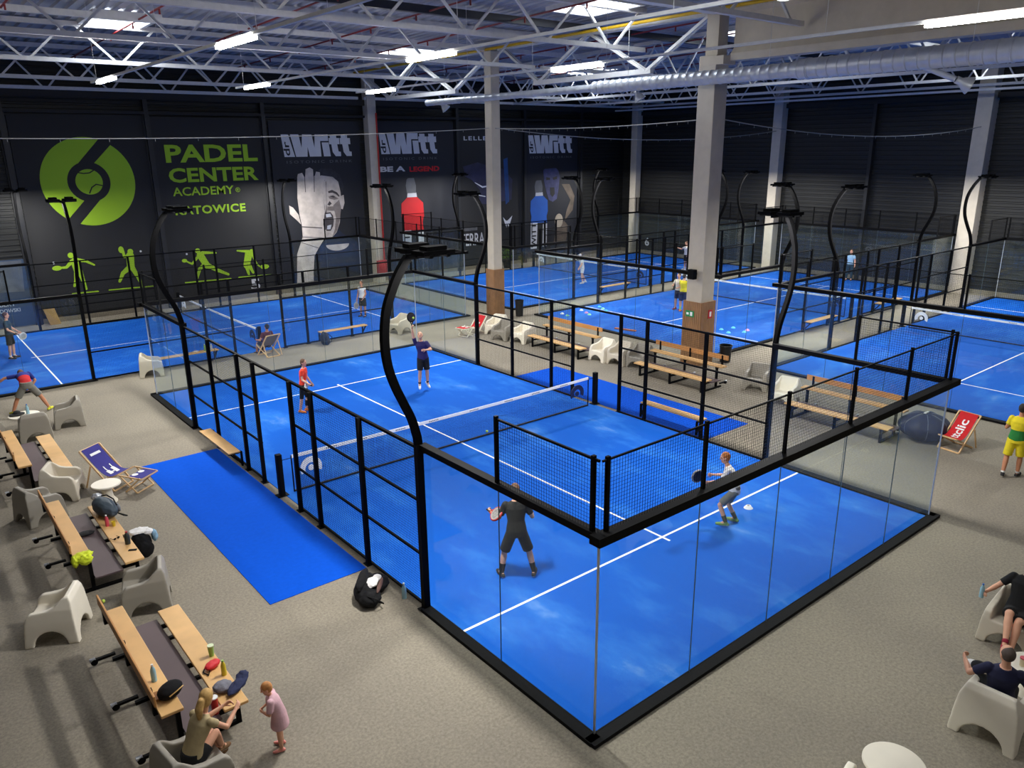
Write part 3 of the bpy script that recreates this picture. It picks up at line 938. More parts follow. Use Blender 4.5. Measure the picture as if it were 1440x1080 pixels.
def enclosure(label, cx, cy, rz):
    """glass and wire cage of a padel court: x across (10 m), y along (20 m)"""
    t = thing('court_enclosure', label, 'court enclosure', (cx, cy, 0), rz, 'padel court enclosures')
    E = 5.06
    for sy in (-1, 1):
        # end wall: five 2 m panes
        for i in range(5):
            x0 = -5 + 2 * i
            place('glass_panel', 'gl', lambda: MB().bx(.008, 1.992, -.006, .006, .06, 3.0).mesh('glass_panel'), glass, t, (x0, sy * 10.0, 0))
        for sx in (-1, 1):
            place('corner_profile', 'cpf', lambda: MB().bx(-.012, .012, -.012, .012, .05, 2.95).mesh('corner_profile'), galv, t, (sx * 5.0, sy * 10.0, 0))
        for i in range(1, 5):
            place('pane_joint', 'pj', lambda: MB().bx(-.0035, .0035, -.008, .008, .06, 2.95).mesh('pane_joint'), glassedge if 0 < i < 5 else glassedge, t, (-5 + 2 * i, sy * 10.0, 0))
        MB().bx(-5.16, 5.16, sy * 10.0 - .02 if sy > 0 else -10.17, sy * 10.17 if sy > 0 else -9.98, 0, .06).build('base_beam', blackmatt, t)
        MB().bx(-5.14, 5.14, sy * 10.06 - .09, sy * 10.06 + .09, 2.94, 3.06).build('top_beam', black, t)
        for i in range(6):
            x = -5 + 2 * i
            if i in (0, 5):
                x -= .09 * (1 if i else -1)
            place('mesh_post', 'mp', lambda: post_mesh(.055, .045, 1.0, False), black, t, (x, sy * 10.03, 3.05))
        for i in range(5):
            place('mesh_panel', 'w21', lambda: wires(2, .95), black, t, (-5 + 2 * i, sy * 10.03, 3.05))
        MB().bx(-5, 5, sy * 10.03 - .012, sy * 10.03 + .012, 3.995, 4.018).build('mesh_rail', black, t)
    for sx in (-1, 1):
        X = sx * 5.0
        for sy in (-1, 1):
            for k in (0, 1):
                y0 = 6 + 2 * k if sy > 0 else -10 + 2 * k
                place('glass_panel', 'gl2', lambda: MB().bx(.008, 1.992, -.006, .006, .06, 3.0).mesh('glass_panel'), glass, t, (X, y0, 0), PI / 2)
            place('pane_joint', 'pj', None, glassedge, t, (X, sy * 8, 0), PI / 2)
            ya, yb = (6, 10.1) if sy > 0 else (-10.1, -6)
            MB().bx(X - .02 if sx > 0 else X - .17, X + .17 if sx > 0 else X + .02, ya, yb, 0, .06).build('base_beam', blackmatt, t)
            MB().bx(X - .07, X + .07, ya, yb, 2.95, 3.05).build('top_beam', black, t)
            place('corner_post', 'cp', lambda: post_mesh(.12, .1, 3.05), black, t, (X + sx * .06, sy * 6.0, 0))
            for yy in (8.0, 9.9):
                place('mesh_post', 'mp', None, black, t, (X + sx * .02, sy * yy, 3.05))
            place('mesh_panel', 'w21', None, black, t, (X + sx * .02, 8 if sy > 0 else -10, 3.05), PI / 2)
            MB().bx(X + sx * .02 - .015, X + sx * .02 + .015, sy * 8, sy * 10, 3.99, 4.02).build('mesh_rail', black, t)
            for y0, w in ((2, 2), (4, 2), (1, 1)):
                ys_ = y0 if sy > 0 else -y0 - w
                key = 'w%d3' % w
                place('mesh_panel', key, (lambda: wires(2, 2.95)) if w == 2 else (lambda: wires(1, 2.95)), black, t, (X + sx * .02, ys_, .03), PI / 2)
            for yy in (1, 2, 4):
                place('fence_post', 'fp', lambda: post_mesh(.08, .08, 2.97), black, t, (X + sx * .06, sy * yy, 0))
            for z in (.04, 1.0, 2.0):
                MB().bx(X + sx * .02 - .02, X + sx * .02 + .02, sy * 1, sy * 6, z - .02, z + .02).build('fence_rail', black, t)
        MB().bx(X + sx * .02 - .025, X + sx * .02 + .025, -6, 6, 2.93, 2.98).build('fence_rail', black, t)
    return t


def court_turf(label, cx, cy, rz):
    t = thing('court_turf', label, 'court turf', (cx, cy, 0), rz, 'blue padel court turfs')
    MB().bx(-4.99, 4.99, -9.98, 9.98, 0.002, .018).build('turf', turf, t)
    z = .0195
    L = .05
    for nme, a in (('service_line', (-4.98, 4.98, 6.95 - L / 2, 6.95 + L / 2)), ('service_line', (-4.98, 4.98, -6.95 - L / 2, -6.95 + L / 2)), ('centre_line', (-L / 2, L / 2, -7.15, 7.15))):
        MB().bx(a[0], a[1], a[2], a[3], .018, z + .001 * (nme[0] == 'c')).build(nme, linew, t)
    return t


def arch(mb, cx, cz, R, r, y0, y1):
    """horseshoe mark with a dot"""
    n = 20
    po = [(cx + R * math.cos(rad(-25 + 230 * i / n)), cz + R * 1.0 * math.sin(rad(-25 + 230 * i / n))) for i in range(n + 1)]
    pi_ = [(cx + r * math.cos(rad(-15 + 210 * i / n)), cz - .02 + r * 1.0 * math.sin(rad(-15 + 210 * i / n))) for i in range(n + 1)]
    for i in range(n):
        q = [po[i], po[i + 1], pi_[i + 1], pi_[i]]
        mb.prism(q, lambda p: (p[0], y0, p[1]), lambda p: (p[0], y1, p[1]))
    d = [(cx + .07 * math.cos(2 * PI * i / 14), cz + .07 * math.sin(2 * PI * i / 14)) for i in range(14)]
    mb.prism(d, lambda p: (p[0], y0, p[1]), lambda p: (p[0], y1, p[1]))


def net(label, cx, cy, rz):
    t = thing('padel_net', label, 'net', (cx, cy, 0), rz, 'padel court nets')

    def top(x):
        return .89 + .04 * (abs(x) / 4.75) ** 2
    n = 24
    xs = [-4.75 + 9.5 * i / n for i in range(n + 1)]

    def band():
        mb = MB()
        vs = []
        for x in xs:
            for y, z in ((-.012, top(x) - .075), (.012, top(x) - .075), (.012, top(x)), (-.012, top(x))):
                vs.append((x, y, z))
        fs = []
        for i in range(n):
            for k in range(4):
                a, b_ = i * 4 + k, i * 4 + (k + 1) % 4
                fs.append((a, b_, b_ + 4, a + 4))
        mb.add(vs, fs)
        return mb.mesh('net_band')
    place('net_band', 'nb', band, linew, t, (0, 0, 0))

    def cords():
        mb = MB()
        q = .0022
        k = 0
        while k * .045 <= 9.5:
            x = -4.75 + k * .045
            z1 = top(x) - .07
            mb.add([(x - q, 0, .04), (x + q, 0, .04), (x + q, 0, z1), (x - q, 0, z1)], [(0, 1, 2, 3)])
            k += 1
        for r_ in range(19):
            z = .05 + r_ * .042
            mb.add([(-4.75, 0, z - q), (4.75, 0, z - q), (4.75, 0, z + q), (-4.75, 0, z + q)], [(0, 1, 2, 3)])
        return mb.mesh('net_cords')
    place('net_cords', 'nc', cords, nett, t, (0, 0, 0))
    place('bottom_cord', 'bc', lambda: MB().bx(-4.75, 4.75, -.02, .02, .025, .06).mesh('bottom_cord'), nett, t, (0, 0, 0))
    for sx in (-1, 1):
        place('net_post', 'np', lambda: MB().bx(-.06, .06, -.06, .06, .018, 1.02).bx(-.13, .13, -.1, .1, .018, .035).mesh('net_post'), black, t, (sx * 5.06, 0, 0))
        place('side_rod', 'sr', lambda: MB().bx(-.012, .012, -.012, .012, .02, .92).mesh('side_rod'), black, t, (sx * 4.76, 0, 0))
        place('tie', 'tie', lambda: MB().bar((-.15, 0, 0), (.15, 0, 0), .012, .012).mesh('tie'), black, t, (sx * 4.9, 0, .86))

    def mark():
        mb = MB()
        arch(mb, 0, 0, .27, .15, -.012, .012)
        return mb.mesh('net_mark')
    place('net_mark', 'nm_w', mark, linew, t, (-4.3, 0, .5))
    place('net_mark', 'nm_d', mark, navy_mark, t, (4.3, 0, .5))
    # printed words along the band: small dark dashes are too fine to read
    mb = MB()
    for x in (-3.9, -3.1, -2.0, -1.0, 0.3, 1.5, 2.5, 3.6):
        for k in range(6):
            mb.bx(x + k * .05, x + k * .05 + .032, -.0135, .0135, top(x) - .052, top(x) - .028)
    o = mb.build('band_print', mat('print_dark', rgb(60, 60, 66), .8), t)
    return t


def light_pole(label, x, y, dx, dy):
    """curved floodlight pole on a court corner post; (dx, dy) points into the court"""
    rz = math.atan2(dy, dx)
    t = thing('floodlight_pole', label, 'floodlight', (x, y, 3.05), rz, 'curved floodlight poles')

    def pole():
        ctl = [(0, 0), (-.02, .15), (-.1, .45), (-.22, .72), (-.37, 1.06), (-.47, 1.4), (-.5, 1.8), (-.45, 2.2), (-.34, 2.5), (-.2, 2.76), (-.02, 3.0)]
        pts = []
        for i in range(len(ctl) - 1):
            q = [ctl[max(0, i - 1)], ctl[i], ctl[i + 1], ctl[min(len(ctl) - 1, i + 2)]]
            for k in range(4):
                u = k / 4
                pts.append(tuple(.5 * (2 * q[1][c] + (q[2][c] - q[0][c]) * u + (2 * q[0][c] - 5 * q[1][c] + 4 * q[2][c] - q[3][c]) * u * u + (3 * q[1][c] - q[0][c] - 3 * q[2][c] + q[3][c]) * u ** 3) for c in (0, 1)))
        pts.append(ctl[-1])
        mb = MB()
        R = []
        for i, (a, z) in enumerate(pts):
            q0 = pts[max(0, i - 1)]
            q1 = pts[min(len(pts) - 1, i + 1)]
            d = V((q1[0] - q0[0], 0, q1[1] - q0[1])).normalized()
            s_ = V((d.z, 0, -d.x))
            w, dd = .06, .045
            c = V((a, 0, z))
            R.append([c + s_ * w + V((0, dd, 0)), c + s_ * w - V((0, dd, 0)), c - s_ * w - V((0, dd, 0)), c - s_ * w + V((0, dd, 0))])
        mb.loft(R)
        return mb.mesh('pole')
    place('pole', 'pole', pole, polem, t, (0, 0, 0))
    place('arm', 'arm', lambda: MB().bx(-.05, .62, -.03, .03, 2.98, 3.04).bx(.1, .16, -.42, .42, 3.0, 3.05).bx(.4, .46, -.42, .42, 3.0, 3.05).mesh('arm'), black, t, (0, 0, 0))
    for sy in (-1, 1):
        h = place('floodlight', 'fl', lambda: MB().bx(.0, .56, -.17, .17, 3.0505, 3.1).bx(0, .02, -.17, .17, 3.035, 3.06).bx(.54, .56, -.17, .17, 3.035, 3.06).bx(0, .56, -.17, -.15, 3.035, 3.06).bx(0, .56, .15, .17, 3.035, 3.06).bx(.1, .46, -.1, .1, 3.1, 3.16).mesh('floodlight'), black, t, (0, sy * .24, 0))
        place('lens', 'lens', lambda: MB().bx(.04, .52, -.14, .14, 3.045, 3.0505).mesh('lens'), floodm, t, (0, sy * .24, 0))
    return t


polem = mat('pole_paint', rgb(9, 9, 10), .7, 0, .1, spec=.03)
floodm = mat('flood_lens', rgb(250, 250, 250), .3, 0, 0, emit=(1, 1, 1, 1), estr=6)
COURTS = [('nearest court', 0, 0, 0.0), ('far left court', -.18, 18.3, -PI / 2), ('far middle court', 22.55, 18.05, -PI / 2), ('right court with training cones', 22.55, 6.15, -PI / 2), ('right edge court', 22.55, -6.3, -PI / 2)]
FLOODS = []
for k, (lab, cx, cy, rz) in enumerate(COURTS):
    court_turf('blue turf with white lines of the ' + lab, cx, cy, rz)
    enclosure('black framed glass and mesh enclosure of the ' + lab, cx, cy, rz)
    net('net with white top band across the ' + lab, cx, cy, rz)
    R = Matrix.Rotation(rz, 3, 'Z')
    for sx in (-1, 1):
        for sy in (-1, 1):
            p = R @ V((sx * 5.06, sy * 6.0, 0)) + V((cx, cy, 0))
            d = R @ V((-sx, 0, 0))
            wx = 'right' if p.x > cx else 'left'
            wy = 'far' if p.y > cy else 'near'
            light_pole('black curved floodlight pole on the %s %s post of the %s' % (wy, wx, lab), p.x, p.y, d.x, d.y)
            FLOODS.append((p + d * .42, math.atan2(d.y, d.x), k))
for x0, x1, lab in ((-7.07, -5.17, 'left'), (5.17, 7.07, 'right')):
    o = MB().bx(x0, x1, -4.12, 3.95, .001, .012).build('entrance_mat', matm)
    tag(o, 'plain blue entrance mat along the %s side of the nearest court' % lab, 'mat')
# ================================================================== furniture
woodb = mat('bench_wood', rgb(216, 172, 112), .55, 0, .1, 2.2)
wooddark = mat('bench_back_wood', rgb(196, 140, 80), .55, 0, .1, 2.2)
brown = mat('foot_board', rgb(88, 72, 74), .6, 0, .08, 2)
beech = mat('beech', rgb(222, 184, 134), .55, 0, .08, 4)


def bleacher():
    """two-step bench: low seat in front (local +x), foot board, high seat with a back board"""
    t = thing('bleacher_bench', '', 'bench', (0, 0, 0), 0, 'two-step wooden benches')
    L = 3.04
    MB().bx(-.165, .165, -L / 2, L / 2, .405, .45).build('lower_seat', woodb, t, bevel=.01)
    MB().bx(-.93, -.65, -L / 2, L / 2, .715, .76).build('upper_seat', woodb, t, bevel=.01)
    MB().bx(-.985, -.955, -L / 2, L / 2, .92, 1.08).build('back_board', wooddark, t, bevel=.008)
    MB().bx(-.66, -.2, -L / 2 + .03, L / 2 - .03, .3, .325).build('foot_board', brown, t)
    for y in (-L / 2 + .22, 0, L / 2 - .22):
        MB().bx(-.95, .1, y - .03, y + .03, 0, .05).bx(.04, .1, y - .03, y + .03, 0, .4).bx(-.1, .12, y - .03, y + .03, .37, .41).bx(-.72, -.66, y - .03, y + .03, 0, .72).bx(-.66, .06, y - .03, y + .03, .25, .3).bx(-.97, -.64, y - .03, y + .03, .67, .715).bx(-.975, -.94, y - .03, y + .03, .67, 1.06).build('leg_frame', black, t)
        MB().bx(-1.2, -.9, y - .025, y + .025, .1, .14).cone((-1.2, y - .03, .1), (-1.2, y + .03, .1), .05, .05, 12).build('outrigger', black, t)
        MB().cone((-1.26, y, .14), (-1.18, y, .14), .03, .03, 10).build('outrigger_cap', galv, t)
    return t


bp = bleacher()
BL = [(-8.63, -5.32, 0, 'two-step wooden bench nearest the viewer on the left, beside the seated woman'),
      (-8.63, -.28, 0, 'two-step wooden bench with a sports bag and yellow cloth, left of the blue mat'),
      (-8.72, 5.3, 0, 'two-step wooden bench farthest from the viewer on the left'),
      (8.42, 5.45, PI, 'two-step wooden bench farthest from the viewer right of the nearest court'),
      (8.52, -.12, PI, 'two-step wooden bench in front of the clad column with the exit sign'),
      (8.5, -5.95, PI, 'two-step wooden bench beside the dark blue beanbag')]
for i, (x, y, r, lab) in enumerate(BL):
    if i == 0:
        bp.location = (x, y, 0); bp.rotation_euler = (0, 0, r); bp['label'] = lab
    else:
        dup(bp, lab, (x, y, 0), r)


def fence_bench(label, x, y, rz, L=2.15):
    """plank bench bolted to two fence posts, standing out along local +x"""
    t = thing('fence_bench', label, 'bench', (x, y, 0), rz, 'plank benches on the court fences')
    MB().bx(.06, .36, -L / 2, L / 2, .44, .475).build('seat', woodb, t, bevel=.006)
    for s in (-1, 1):
        yy = s * 1.0
        MB().bx(.0, .34, yy - .025, yy + .025, .4, .44).bar((.02, yy, .1), (.3, yy, .42), .04, .04).bx(0, .04, yy - .03, yy + .03, .05, .44).build('bracket', black, t)
    return t


fence_bench('plank bench on the left fence of the nearest court above the blue mat', -5.1, 3.25, PI)
fence_bench('plank bench on the right fence of the nearest court above the blue mat', 5.12, -2.8, 0)
fence_bench('plank bench on the fence behind the dark backpack', 3.3, 13.22, -PI / 2)
fence_bench('plank bench with bottles on the far left court fence', -3.0, 13.22, -PI / 2)
fence_bench('plank bench on the fence of the far middle court', 19.4, 12.95, -PI / 2)
fence_bench('plank bench on the near fence of the court with training cones', 19.6, 1.06, -PI / 2)
fence_bench('plank bench on the fence at the far end of the aisle between the right courts', 25.6, 1.06, -PI / 2)


def armchair_mesh():
    bpyo = []

    def prof_obj(poly, axis, a, b_, nm):
        mb = MB()
        if axis == 'y':
            mb.prism(poly, lambda p: (p[0], a, p[1]), lambda p: (p[0], b_, p[1]))
        else:
            mb.prism(poly, lambda p: (a, p[0], p[1]), lambda p: (b_, p[0], p[1]))
        o = mb.build(nm, white)
        bpyo.append(o)
        return o
    side = [(.40, 0), (.36, .40), (.33, .52), (.26, .585), (.02, .61), (-.1, .65), (-.2, .75), (-.26, .8), (-.33, .8), (-.37, .7), (-.42, 0)]
    body = prof_obj(side, 'y', -.5, .5, 'a')
    front = [(-.42, -.01), (-.385, .4), (-.355, .6), (-.29, .78), (-.2, .83), (.2, .83), (.29, .78), (.355, .6), (.385, .4), (.42, -.01)]
    f = prof_obj(front, 'x', -.6, .6, 'b')
    cav = [(.6, .41), (.3, .405), (-.1, .36), (-.17, .4), (-.27, .84), (.6, .84)]
    c = prof_obj(cav, 'y', -.255, .255, 'c')
    under = [(.34, -.1), (.31, .3), (-.33, .28), (-.36, -.1)]
    u = prof_obj(under, 'y', -.33, .33, 'd')
    n = 14
    a1 = prof_obj([(.255 * math.cos(PI * i / n), -.01 + .27 * math.sin(PI * i / n)) for i in range(n + 1)] + [(-.255, -.1), (.255, -.1)], 'y', -.6, .6, 'e')
    a2 = prof_obj([(.27 * math.cos(PI * i / n), -.01 + .25 * math.sin(PI * i / n)) for i in range(n + 1)] + [(-.27, -.1), (.27, -.1)], 'x', -.6, .6, 'f')
    for o, op in ((f, 'INTERSECT'), (c, 'DIFFERENCE'), (u, 'DIFFERENCE'), (a1, 'DIFFERENCE'), (a2, 'DIFFERENCE')):
        md = body.modifiers.new('b', 'BOOLEAN')
        md.object = o
        md.operation = op
        md.solver = 'EXACT'
    r = body.modifiers.new('r', 'REMESH'); r.mode = 'VOXEL'; r.voxel_size = .014
    s = body.modifiers.new('s', 'SMOOTH'); s.factor = .5; s.iterations = 7
    dg = bpy.context.evaluated_depsgraph_get()
    me = bpy.data.meshes.new_from_object(body.evaluated_get(dg))
    for o in bpyo:
        bpy.data.objects.remove(o)
    z0 = min(v.co.z for v in me.vertices)
    for v in me.vertices:
        v.co.z -= z0
    me.name = 'armchair'
    me.polygons.foreach_set('use_smooth', [True] * len(me.polygons))
    return me


ach = armchair_mesh()


def armchair(label, x, y, deg, m, group=None):
    me = cached('arm_' + m.name, lambda: ach.copy())
    me.materials.clear()
    me.materials.append(m)
    o = bpy.data.objects.new('armchair', me)
    COL.objects.link(o)
    tag(o, label, 'armchair', group or 'moulded plastic armchairs', (x, y, 0), rad(deg))
    o.scale = (.98, .98, .98)
    return o


CH = [('white plastic armchair standing alone left of the nearest two-step bench', -10.07, -2.62, 154, white),
      ('grey plastic armchair between the two near two-step benches', -8.72, -2.72, 165, greyp),
      ('grey plastic armchair in which the blonde woman sits', -9.42, -7.5, 8, greyp),
      ('grey plastic armchair half hidden behind the bench with the yellow cloth', -9.52, 2.35, 15, greyp),
      ('pale plastic armchair beside the small round table and blue deck chair', -8.9, 3.3, -25, cream),
      ('grey plastic armchair seen from behind, before the round table with the black hat', -8.72, 8.15, 85, greyp),
      ('grey plastic armchair right of the round table with the black hat', -7.78, 8.75, 172, greyp),
      ('grey plastic armchair cut by the left frame edge', -9.85, 8.75, 20, greyp),
      ('cream plastic armchair at the corner of the far left court fence', -4.4, 12.7, -15, cream),
      ('cream plastic armchair behind the far glass of the nearest court', 5.75, 12.5, 190, cream),
      ('white plastic armchair right of the red reclining deck chair', 8.75, 9.55, 200, white),
      ('grey plastic armchair in the middle of the three beside the far bench', 8.3, 8.55, 195, greyp),
      ('white plastic armchair at the end of the farthest right bench', 8.6, 7.62, 185, white),
      ('white plastic armchair, left of three between two benches', 9.0, 3.5, 180, white),
      ('cream plastic armchair, middle of three between two benches', 9.15, 2.75, 185, cream),
      ('grey plastic armchair, right of three between two benches', 9.35, 2.0, 190, greyp),
      ('grey plastic armchair behind the right near floodlight pole', 10.2, -2.3, 200, greyp),
      ('white plastic armchair beside the end of the bench nearest the beanbag', 9.5, -3.75, 190, white),
      ('white plastic armchair with the man in navy, seen from behind', -.78, -13.33, 2, white),
      ('cream plastic armchair with the man in black at the right edge', 1.62, -12.75, 183, cream),
      ('white plastic armchair just showing at the bottom frame edge', -3.62, -13.05, 10, white)]
for lab, x, y, d, m in CH:
    armchair(lab, x, y, d, m)


def round_table(label, x, y, r, h, m=white):
    t = thing('round_table', label, 'table', (x, y, 0), 0, 'low round plastic tables')
    MB().lathe([(0, h - .045), (r - .03, h - .045), (r, h - .03), (r, h - .012), (r - .012, h), (0, h)], n=40).build('table_top', m, t, smooth=True)
    MB().lathe([(0, 0), (r * .62, 0), (r * .62, .02), (r * .4, .12), (r * .34, .25), (r * .42, h - .1), (r * .6, h - .045), (0, h - .045)], n=32).build('pedestal', m, t, smooth=True)
    return t


round_table('small white round table beside the blue deck chair', -8.2, 2.3, .31, .45)
round_table('white round table with a black hat and bottle at the left', -8.82, 9.1, .4, .45)
round_table('large white round table at the bottom right frame edge', -2.9, -12.98, .36, .45)
round_table('white round table between the two seated men at the right', .42, -13.42, .36, .45)


def deck_chair(label, x, y, deg, cloth, prints, foot=False, sc=1.0, W=.56, wood=beech):
    """folding chair with a cloth sling; it faces local -x"""
    t = thing('deck_chair', label, 'deck chair', (x, y, 0), rad(deg), 'folding deck chairs')
    w = W / 2
    A0, A1 = (0, 0), (.82 * sc, .92 * sc)
    B0, B1 = (.72 * sc, 0), (-.12 * sc, .42 * sc)
    mb = MB()
    for s in (-1, 1):
        mb.bar((A0[0], s * w, A0[1] + .015), (A1[0], s * w, A1[1]), .03, .04)
    mb.bar((A0[0], -w, .02), (A0[0], w, .02), .03, .03).bar((A1[0], -w, A1[1]), (A1[0], w, A1[1]), .03, .03)
    mb.build('front_frame', wood, t)
    mb = MB()
    for s in (-1, 1):
        mb.bar((B0[0], s * (w - .04), B0[1] + .015), (B1[0], s * (w - .04), B1[1]), .03, .035)
    mb.bar((B0[0], -w + .04, .02), (B0[0], w - .04, .02), .03, .03).bar((B1[0], -w + .04, B1[1]), (B1[0], w - .04, B1[1]), .03, .03)
    mb.build('rear_frame', wood, t)
    for s in (-1, 1):
        MB().bar((A1[0] * .66, s * (w + .03), A1[1] * .66), (B0[0] + .04, s * (w + .03), .03), .025, .03).build('prop', wood, t)
    n = 16
    pts = []
    P0, P1, P2, P3 = V((A1[0] - .01, 0, A1[1] + .01)), V((.42 * sc, 0, .5 * sc)), V((.26 * sc, 0, .2 * sc)), V((B1[0], 0, B1[1] + .02))
    for i in range(n + 1):
        k = i / n
        pts.append(P0 * (1 - k) ** 3 + P1 * 3 * k * (1 - k) ** 2 + P2 * 3 * k * k * (1 - k) + P3 * k ** 3)

    def at(k, s, off=0.0):
        f = k * n
        i = min(n - 1, int(f))
        p = pts[i].lerp(pts[i + 1], f - i)
        d = (pts[i + 1] - pts[i]).normalized()
        nn = V((-d.z, 0, d.x))
        if nn.z < 0:
            nn = -nn
        p = p + nn * off
        return V((p.x, s * (w - .05), p.z))
    mb = MB()
    vs = []
    for i in range(n + 1):
        for s in (-1, 1):
            vs.append(at(i / n, s, .004))
        for s in (1, -1):
            vs.append(at(i / n, s, -.004))
    fs = []
    for i in range(n):
        for k in range(4):
            fs.append((i * 4 + k, i * 4 + (k + 1) % 4, i * 4 + 4 + (k + 1) % 4, i * 4 + 4 + k))
    mb.add(vs, fs)
    sling = mb.build('cloth_sling', cloth, t, smooth=True)
    for pr in prints:
        pr(at, sling)
    if foot:
        f = MB()
        for s in (-1, 1):
            f.bar((-.15, s * w * .9, .42 * sc), (-.78, s * w * .9, .38), .025, .03)
            f.bar((-.3, s * w * .9, .02), (-.74, s * w * .9, .4), .025, .03)
            f.bar((-.62, s * w * .9, .02), (-.2, s * w * .9, .4), .025, .03)
        f.bar((-.78, -w * .9, .38), (-.78, w * .9, .38), .03, .03).bar((-.62, -w * .9, .03), (-.62, w * .9, .03), .025, .025).bar((-.3, -w * .9, .03), (-.3, w * .9, .03), .025, .025)
        f.build('footrest_frame', wood, t)
        c_ = MB().bx(-.78, -.4, -w * .82, w * .82, .395, .403).build('footrest_cloth', cloth, t)
        q = MB()
        for yy in (-.1, .1):
            q.lathe([(0, 0), (.07, 0), (.07, .002), (0, .002)], (-.47, yy, .405), 16)
        q.build('cloth_print', linew, c_)
    return t


redc = mat('red_cloth', rgb(196, 24, 32), .85, 0, .06, 10)
bluec = mat('blue_cloth', rgb(48, 44, 130), .85, 0, .06, 10)
greyc = mat('grey_cloth', rgb(120, 110, 108), .85, 0, .06, 10)


def word_print(body, k0, k1, s0, s1):
    def f(at, parent):
        # reads along the sling
        mb = text_mesh(body, 1.0, 1.0, lambda a, b_, c: at(k1 - (k1 - k0) * a, s0 + (s1 - s0) * b_, .012), .02)
        mb.build('cloth_print', linew, parent)
    return f


def ring_print(kc, r1, r0, a0=0, a1=360, sc_=.5):
    def f(at, parent):
        mb = MB()
        n = 24
        P = []
        for i in range(n + 1):
            a = rad(a0 + (a1 - a0) * i / n)
            P.append((at(kc + r1 * math.cos(a), r1 * 2.2 * math.sin(a), .01), at(kc + r0 * math.cos(a), r0 * 2.2 * math.sin(a), .01)))
        for i in range(n):
            mb.add([P[i][0], P[i + 1][0], P[i + 1][1], P[i][1]], [(0, 1, 2, 3)])
        mb.build('cloth_print', linew, parent)
    return f


def bar_print(k0, k1, s0, s1):
    def f(at, parent):
        MB().add([at(k0, s0, .01), at(k0, s1, .01), at(k1, s1, .01), at(k1, s0, .01)], [(0, 1, 2, 3)]).build('cloth_print', linew, parent)
    return f


deck_chair('red deck chair with white lettering beside the dark blue beanbag', 9.2, -8.66, -8, redc, [word_print('ttclic', .14, .74, -.45, .55)], False, .95)
deck_chair('blue deck chair with white rings and footrest left of the blue mat', -7.72, 2.95, 125, bluec, [bar_print(.1, .14, -.6, .6), ring_print(.46, .2, .15, -110, 110), bar_print(.5, .72, -.5, -.1), bar_print(.54, .7, .2, .6)], True, 1.0, .6)
deck_chair('red deck chair lying far back behind the right far corner of the nearest court', 7.85, 10.1, 12, redc, [bar_print(.3, .45, -.5, .5)], True, .78, .55, white)
deck_chair('grey deck chair seen from behind with a man facing the far left court', -.2, 12.85, -82, greyc, [], False, .95, .58)

# bins
binm = mat('bin_plastic', rgb(20, 20, 22), .5)
for x, y, h, r, lab in ((11.75, 11.65, .75, .2, 'black waste bin beside the far clad column'), (12.15, .35, .62, .22, 'black waste bin beside the near clad column')):
    t = thing('waste_bin', lab, 'bin', (x, y, 0))
    MB().lathe([(0, 0), (r * .85, 0), (r, h), (r * .95, h), (r * .82, .03), (0, .03)], n=24).build('bucket', binm, t, smooth=True)
    MB().lathe([(r * .97, h - .03), (r * 1.08, h - .03), (r * 1.08, h + .01), (r * .97, h + .01), (r * .97, h - .03)], n=24).build('rim', binm, t, smooth=True)


# beanbag with seams and piping
def pouf():
    t = thing('beanbag', 'large dark blue beanbag between the bench and the red deck chair', 'beanbag', (9.6, -7.85, 0))
    nb = mat('navy_beanbag', rgb(26, 34, 66), .7, 0, .12, 5, .2, 12)

    def fn(q):
        a = math.atan2(q.y, q.x)
        return 1 + .035 * math.cos(6 * a) + .05 * vnoise(q, 2.2, 3)
    mb = MB().ell((0, 0, .36), (.62, .62, .37), None, 48, 26, 0, fn)
    mb.v = [(v[0], v[1], max(v[2], .0)) for v in mb.v]
    mb.build('cover', nb, t, smooth='all')
    for k in range(6):
        a = PI / 6 + k * PI / 3
        pts = []
        for i in range(15):
            th = rad(12 + i * 10.5)
            q = V((math.sin(th) * math.cos(a), math.sin(th) * math.sin(a), math.cos(th)))
            kk = fn(q)
            pts.append((q.x * .62 * kk, q.y * .62 * kk, max(.01, .36 + q.z * .37 * kk)))
        MB().tube(pts, .009, 6).build('piping', mat('piping_grey', rgb(110, 116, 130), .6), t, smooth=True)
    MB().bx(-.1, .1, -.03, .03, .73, .75).build('label_tag', linew, t)


pouf()

# plants
t = thing('potted_plant', 'green potted plant standing by the back wall beyond the far clad column', 'plant', (21.0, 24.0, 0))
MB().lathe([(0, 0), (.22, 0), (.28, .45), (.25, .45), (.22, .4), (0, .4)], n=18).build('pot', black, t, smooth=True)
mb = MB()
for i in range(160):
    a, el_ = rnd.uniform(0, 2 * PI), rnd.uniform(-.1, 1.3)
    r_ = rnd.uniform(.1, .42)
    c = V((r_ * math.cos(a) * .8, r_ * math.sin(a) * .8, .55 + rnd.uniform(0, .75)))
    d = V((math.cos(a), math.sin(a), el_)).normalized()
    s_ = d.cross(V((0, 0, 1))).normalized() * .045
    mb.add([c, c + d * .1 + s_, c + d * .24, c + d * .1 - s_], [(0, 1, 2, 3)])
mb.build('leaves', mat('leaf_green', rgb(96, 130, 40), .6, 0, .3, 9), t)
MB().cone((0, 0, .38), (0, 0, 1.1), .025, .015, 8).build('stem', mat('stem', rgb(80, 60, 40), .8), t)

